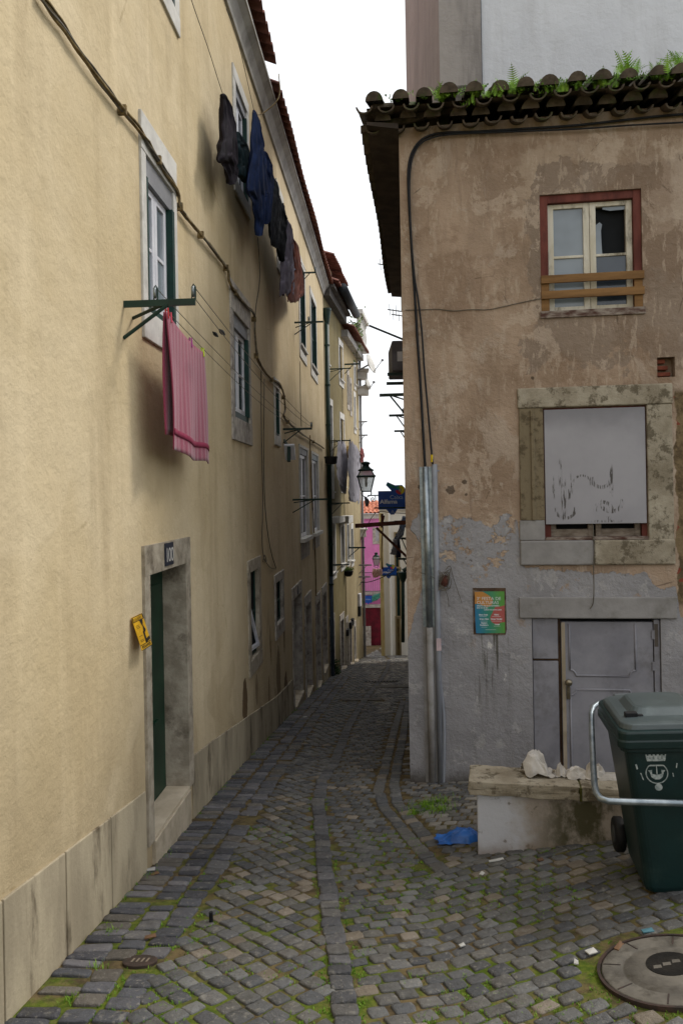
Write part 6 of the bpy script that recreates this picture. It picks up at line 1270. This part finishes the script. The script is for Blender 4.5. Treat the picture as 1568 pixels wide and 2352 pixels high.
def hang_sign(px0, py0, Y, k, label, frx):
    """k: metres per unit; (px0,py0) top-left of the plate"""
    o = at(px0, py0, Y); t = thing('hanging_sign', label, 'sign', o-Vector((0, 0, 210*k)), 'blue hanging signs under the lanterns')
    f = lambda a, b, d: o+Vector((a*k, -d, -b*k-a*k*.0))
    out = [(0, 0), (118, 0), (70, -52), (84, -80), (150, -50), (212, -52), (236, -28), (246, 0), (272, 0), (272, 165), (170, 165), (138, 212), (108, 212), (70, 165), (0, 165)]
    part('plate', MB().prism([(a, b) for a, b in out], f, -.012, .012), SGN, t)
    def band(r0, r1, a0, a1, col, nm):
        m = MB(); n = 12
        for i in range(n):
            A0, A1 = R(a0+(a1-a0)*i/n), R(a0+(a1-a0)*(i+1)/n); m.quad(*[f(195+r*math.cos(a), -6-r*math.sin(a), .0132) for r, a in ((r0, A0), (r1, A0), (r1, A1), (r0, A1))])
        part('emblem', m, simple(nm, lin(col), lin(col)), t)
    band(14, 40, -75, 100, '#d6c435', 'emblem_yellow'); band(14, 40, 100, 150, '#3f9a6a', 'emblem_green'); band(14, 40, 180, 285, '#c03a4a', 'emblem_red'); band(2, 9, 0, 360, '#d6c435', 'emblem_yellow')
    part('arrow_stripe', MB().add([f(a, b, .0132) for a, b in ((76, -54), (86, -72), (150, -44), (168, -20), (130, -22))], [(0, 1, 2, 3, 4)]), simple('emblem_teal', lin('#2d7f7a')), t)
    W1 = simple('pale_sign_letters', lin('#b9c6dc'), lin('#a9b8d0')); W2 = simple('white_sign_letters', lin('#d5d8de'), lin('#c5c9d1'))
    part('lettering', text_into(MB(), 'Caixa', 52, lambda a, b, d: f(102+a, 74-b, .0135), 0), W1, t); part('lettering', text_into(MB(), 'Alfama', 50, lambda a, b, d: f(14+a*1.12, 112-b, .0135), 0, bold=1.6), W2, t)
    m = MB()
    for q in range(3): a = R(90+120*q); m.tube([f(125+9*math.cos(a)+7*math.cos(R(x)), 188-9*math.sin(a)-7*math.sin(R(x)), .0135) for x in range(0, 361, 40)], 1.2*k, 4)
    part('small_logo', m, W1, t)
    # iron bracket, scrolls, and bottom bar back to the wall
    m = MB(); L0 = f(-95, 38, 0); wallx = frx; m.tube([L0, Vector((wallx, o.y, L0.z))], 5*k, 6); m.tube([f(-40, 150, .02), Vector((wallx, o.y-.02, f(0, 150, 0).z))], 6*k, 6)
    for cx, cy, r, s_ in ((-48, 72, 24, 1), (310, 70, 40, -1)):
        m.tube([f(cx+s_*r*(1-i/26)*math.cos(i*.42), cy+r*(1-i/26)*math.sin(i*.42), 0) for i in range(24)], 3.5*k, 5); m.tube([f(cx+s_*r, cy, 0), f(cx+s_*r*.9, 40, 0)], 3.5*k, 5)
    part('scroll_bracket', m, IRN, t); return t
Y1 = 12.3; fx1 = RS.p((Y1-CY), 0).x
lantern(841, 1061, 1140, Y1, 'green wall lantern in front of the hanging sheets, larger and nearer')
hang_sign(868, 1128, Y1, .00186, 'blue hanging sign reading Caixa Alfama, larger and nearer', fx1+.02)
Y3 = 26.0
lantern(864, 1269, 1303, Y3, 'smaller lantern in front of the magenta house'); hang_sign(877, 1303, Y3, .00186, 'blue hanging sign reading Caixa Alfama, smaller, before the white house', at(928, 1300, Y3).x)
# small blue sign on the magenta house
sp_ = at(845, 1368, 34.8); t = thing('hanging_sign', 'tiny blue sign hanging before the dark red ground floor', 'sign', sp_-Vector((0, 0, .6)))
part('plate', MB().prism([(-.15, 0), (.17, 0), (.17, -.34), (.06, -.34), (0, -.42), (-.05, -.34), (-.15, -.34)], lambda a, b, d: sp_+Vector((a, -d, b)), -.012, .012), SGN, t); part('lettering', text_into(MB(), 'Alfama', .08, lambda a, b, d: sp_+Vector((a, -.0135, -.2+b)), 0, 'CENTER'), simple('pale_sign_letters', lin('#b9c6dc')), t); part('rod', MB().tube([sp_+Vector((-.6, 0, .04)), sp_+Vector((.4, 0, .04))], .015, 5).tube([sp_+Vector((-.1, 0, 0)), sp_+Vector((-.1, 0, .04))], .01, 4), GREYP, t)
# rusty beam bracket
Yb = 10.6; xb = RS.p(Yb-CY, 0).x; a = at(815, 1208, Yb); b = at(945, 1199, Yb); t = thing('rusty_bracket', 'long rusty iron beam braced out over the alley below the blue sign', 'bracket', b)
part('beam', MB().bar(a, Vector((xb, Yb, b.z)), .05, .06), RUST, t); part('brace', MB().bar(at(864, 1212, Yb), at(945, 1290, Yb), .03, .035), RUST, t); part('hook', MB().bar(at(877, 1180, Yb), at(877, 1212, Yb), .035).bar(at(882, 1184, Yb-.02), at(878, 1202, Yb), .015), RUST, t)
solo('loose_rope', MB().tube(spline([at(879, 1210, Yb), at(877, 1240, Yb), at(876, 1280, Yb), at(878, 1307, Yb)], 5), [.008]*14+[.014, .018], 6), RUST, 'frayed reddish rope end hanging from the rusty beam', 'rope')
# racks on the right
def rrack(px, py, Y, lab, pul=(), mat=GREENM, w=.035, dz=-.3): 
    u = (Y-CY); L = (RS.O+RS.U*(u*math.hypot(1, .1065))).x-at(px, py, Y).x; rack(RS, u*math.hypot(1, .1065), at(px, py, Y).z, L, lab, mat, w, pul, .25, dz)
rrack(871, 907, 9.6, 'rack jutting from the right wall under the air conditioner', w=.04); rrack(893, 954, 11.3, 'slimmer rack on the right wall below the first one', (.3,)); rrack(905, 990, 12.9, 'small rack on the right wall with two pegs', (.3,)); rrack(905, 1283-85, 12.6+2, 'rack behind the rusty beam on the right wall'); rrack(907, 1237, 13, 'rack on the right wall beside the striped cloth', dz=-.5); rrack(913, 1284, 12.9, 'lowest rack on the right wall above the second sign')
# air conditioner on its bracket
Ya = 9.9; q0 = at(899, 782, Ya); q1 = at(930, 852, Ya); ac = thing('air_conditioner', 'grey air conditioning unit on a bracket high on the right wall', 'air conditioner', Vector((q1.x, Ya, q1.z)))
xe = RS.p(Ya-CY, 0).x; part('casing', MB().wbox(q0.x, xe+.1, Ya, Ya+.75, q1.z, q0.z), simple('weathered_grey_plastic', lin('#6b6970'), lin('#5a585f'), 4, .6), ac, bevel=.02); part('label_plate', MB().wbox(q0.x+.07, q0.x+.14, Ya-.006, Ya-.001, q1.z+.13, q1.z+.26), PVC, ac)
m = MB()
for k in range(5): m.wbox(q0.x+.2, xe+.05, Ya-.012, Ya-.002, q1.z+.12+k*.055, q1.z+.145+k*.055)
part('grille', m, GREYP, ac); part('wall_bracket', MB().wbox(q0.x-.06, xe+.1, Ya+.05, Ya+.09, q1.z-.05, q1.z-.01), GREENM, ac); part('wall_bracket', MB().wbox(q0.x-.04, xe+.1, Ya+.6, Ya+.64, q1.z-.09, q1.z-.05), GREENM, ac)
# perforated boom
a = at(847, 748, 10.4); b = at(935, 784, 10.4); solo('perforated_boom', MB().bar(a, b, .02, .02).tube([a+Vector((0, 0, .012)), b+Vector((0, 0, .012))], .006, 5), simple('dark_steel', lin('#2d3b3d'), lin('#4b585a'), 60, .6), 'dark perforated steel boom sloping out from the right wall above the air conditioner', 'boom')
# aerials and dishes
def aerial(px, py, Y, w, n, lab):
    c = at(px, py, Y); m = MB().tube([c, c+Vector((w, .3, 0))], .012, 5)
    for k in range(n): p = c+Vector((w*(k+.3)/n, .3*(k+.3)/n, 0)); m.tube([p-Vector((0, .05, .12)), p+Vector((0, .05, .12))], .007, 4)
    t = thing('tv_aerial', lab, 'aerial', c, 'television aerials against the sky'); part('boom', m, GREYP, t); part('mast', MB().tube([c+Vector((w, .3, -.8)), c+Vector((w, .3, .2))], .018, 5), GREYP, t)
aerial(868, 606, 13.6, .45, 3, 'aerial poking out under the end of the dark eaves'); aerial(890, 711, 14, .5, 4, 'upper aerial on the right, level with the perforated boom'); aerial(899, 722, 14.4, .45, 4, 'aerial just below and right of the upper one')
for px, py, Y, r, lab in ((846, 838, 26.6, .36, 'white satellite dish edge on against the sky'), (839, 884, 26.8, .22, 'smaller white dish below the first one')):
    c = at(px, py, Y); t = thing('satellite_dish', lab, 'satellite dish', c, 'dishes on the cream house corner'); ax = Vector((.9, -.35, .3)).to_track_quat('Z', 'Y').to_matrix()
    part('reflector', MB().lathe(c, [(.01, 0), (r*.5, .03), (r, .1), (r, .115), (r*.5, .045), (.01, .015)], 24, ax), STONEW, t, True); part('feed_arm', MB().tube([c+ax @ Vector((0, -r*.9, .08)), c+ax @ Vector((0, -.1*r, r*1.5))], .015, 5).ball(c+ax @ Vector((0, -.1*r, r*1.5)), .05, n=6), GREYP, t); part('mount', MB().tube([c, c-ax @ Vector((0, 0, .35))-Vector((0.3, 0, .2))], .03, 6), GREYP, t)
for px, py, lab, hh in ((833, 858, 'weathered white planter box sticking out at the top corner of the cream house', .35), (836, 896, 'second white planter box, just below the smaller dish', .3), (830, 1222, 'white corner cabinet fixed low on the cream house end', .3)):
    c = at(px, py, 26.9); m = MB().wbox(c.x-.35, c.x+.16, 26.75, 27.2, c.z-hh*.6, c.z+hh*.2); m.wbox(c.x-.35, c.x+.22, 26.7, 27.25, c.z+hh*.2+.002, c.z+hh*.45); solo('corner_box', m, STONEW, lab, 'box', 'boxes on the corner of the cream house', bevel=.015)
# meter box, letter boxes low on the cream house
for px, py, w_, h_, mt, lab in ((822.5, 1378, .18, .45, PVC, 'white meter box on the end of the cream house'), (822.5, 1403, .16, .35, BLACK, 'black box just below the white meter box'), (806, 1428, .14, .2, BLACK, 'highest of three small black boxes by the far doors'), (802, 1436, .14, .2, BLACK, 'middle of three small black boxes by the far doors'), (795, 1452, .14, .2, BLACK, 'lowest of three small black boxes by the far doors')):
    u, z = B2.pix(px, py); t = solo('wall_box', MB().box(B2, u-w_, u+w_, z-h_/2, z+h_/2, .0, .09), mt, lab, 'box', 'small boxes on the far left wall', bevel=.01)
# cloths hanging on the right
SF = Frame((0, 12.9), (1, 0), (0, -1))
garment(SF, [[(924, 1185), (932, 1186)], [(918, 1205), (931, 1208)], [(911, 1225), (926, 1228)], [(902, 1240), (916, 1242)]], 0, simple('blue_white_cloth', lin('#7b98c4'), lin('#aeb3bd'), 3, .9), 'pale blue and white cloth slanting against the right corner', 'cloth', .05, 'cloth', WG, I, 6)
garment(SF, [[(902, 1238), (913, 1239)], [(901, 1255), (912, 1256)], [(895, 1273), (909, 1275)]], .03, WSG, 'grey shirt below the blue and white cloth', 'cloth', .05, 'cloth', WG, I, 7)
garment(SF, [[(911, 1239), (918, 1240)], [(910, 1262), (920, 1262)], [(908, 1280), (921, 1281)]], -.03, simple('navy_stripe_cloth', lin('#2b335a'), lin('#4c4f5e'), 12, .9, stretch=(3, 1, .2)), 'navy striped trousers hanging beside the grey shirt', 'trousers', .05, 'trousers', WG, I, 8)
pk = at(862, 1316, 25); garment(Frame((0, 25), (1, 0), (0, -1)), [[(856, 1306), (878, 1306)], [(853, 1316), (878, 1318)], [(857, 1327), (866, 1326)]], 0, simple('pale_pink_cloth', lin('#d9b3ac'), lin('#c59a90')), 'pale pink cloth by the foot of the smaller lantern', 'cloth', .05, 'cloth', WG, I, 9)
rag = at(842, 1150, 12.6); garment(Frame((0, 12.6), (1, 0), (0, -1)), [[(836, 1140), (846, 1146)], [(837, 1152), (848, 1153)], [(839, 1163), (845, 1164)]], 0, WSG, 'small torn grey rag under the nearer lantern', 'rag', .03, 'rag', WG, I, 10)
# downpipe and cables at the far right
c0 = at(929, 1302, 24.5); t = thing('downpipe', 'black green downpipe with a wide head at the far right of the alley', 'downpipe', c0); part('pipe', MB().tube([at(925, 1318, 24.5), at(925, 1475, 24.5)], .06, 10), GREENM, t, True); part('rainwater_head', MB().lathe(at(925, 1322, 24.5), [(.07, -.2), (.16, .0), (.17, .12)], 12).tube([at(925, 1312, 24.5), at(938, 1303, 24.5)], .07, 8), GREENM, t)
mesh_cable('thin_cable', [at(828, 1240, 26), at(860, 1180, 24), at(900, 1178, 22), at(935, 1180, 20)], .012, CABG, 'cable crossing the far alley in front of the white house')
mesh_cable('thin_cable', [at(826, 1338, 26.6), at(850, 1336, 26), at(880, 1325, 25), at(905, 1310, 24)], .014, CB, 'black cable sagging in front of the magenta house')
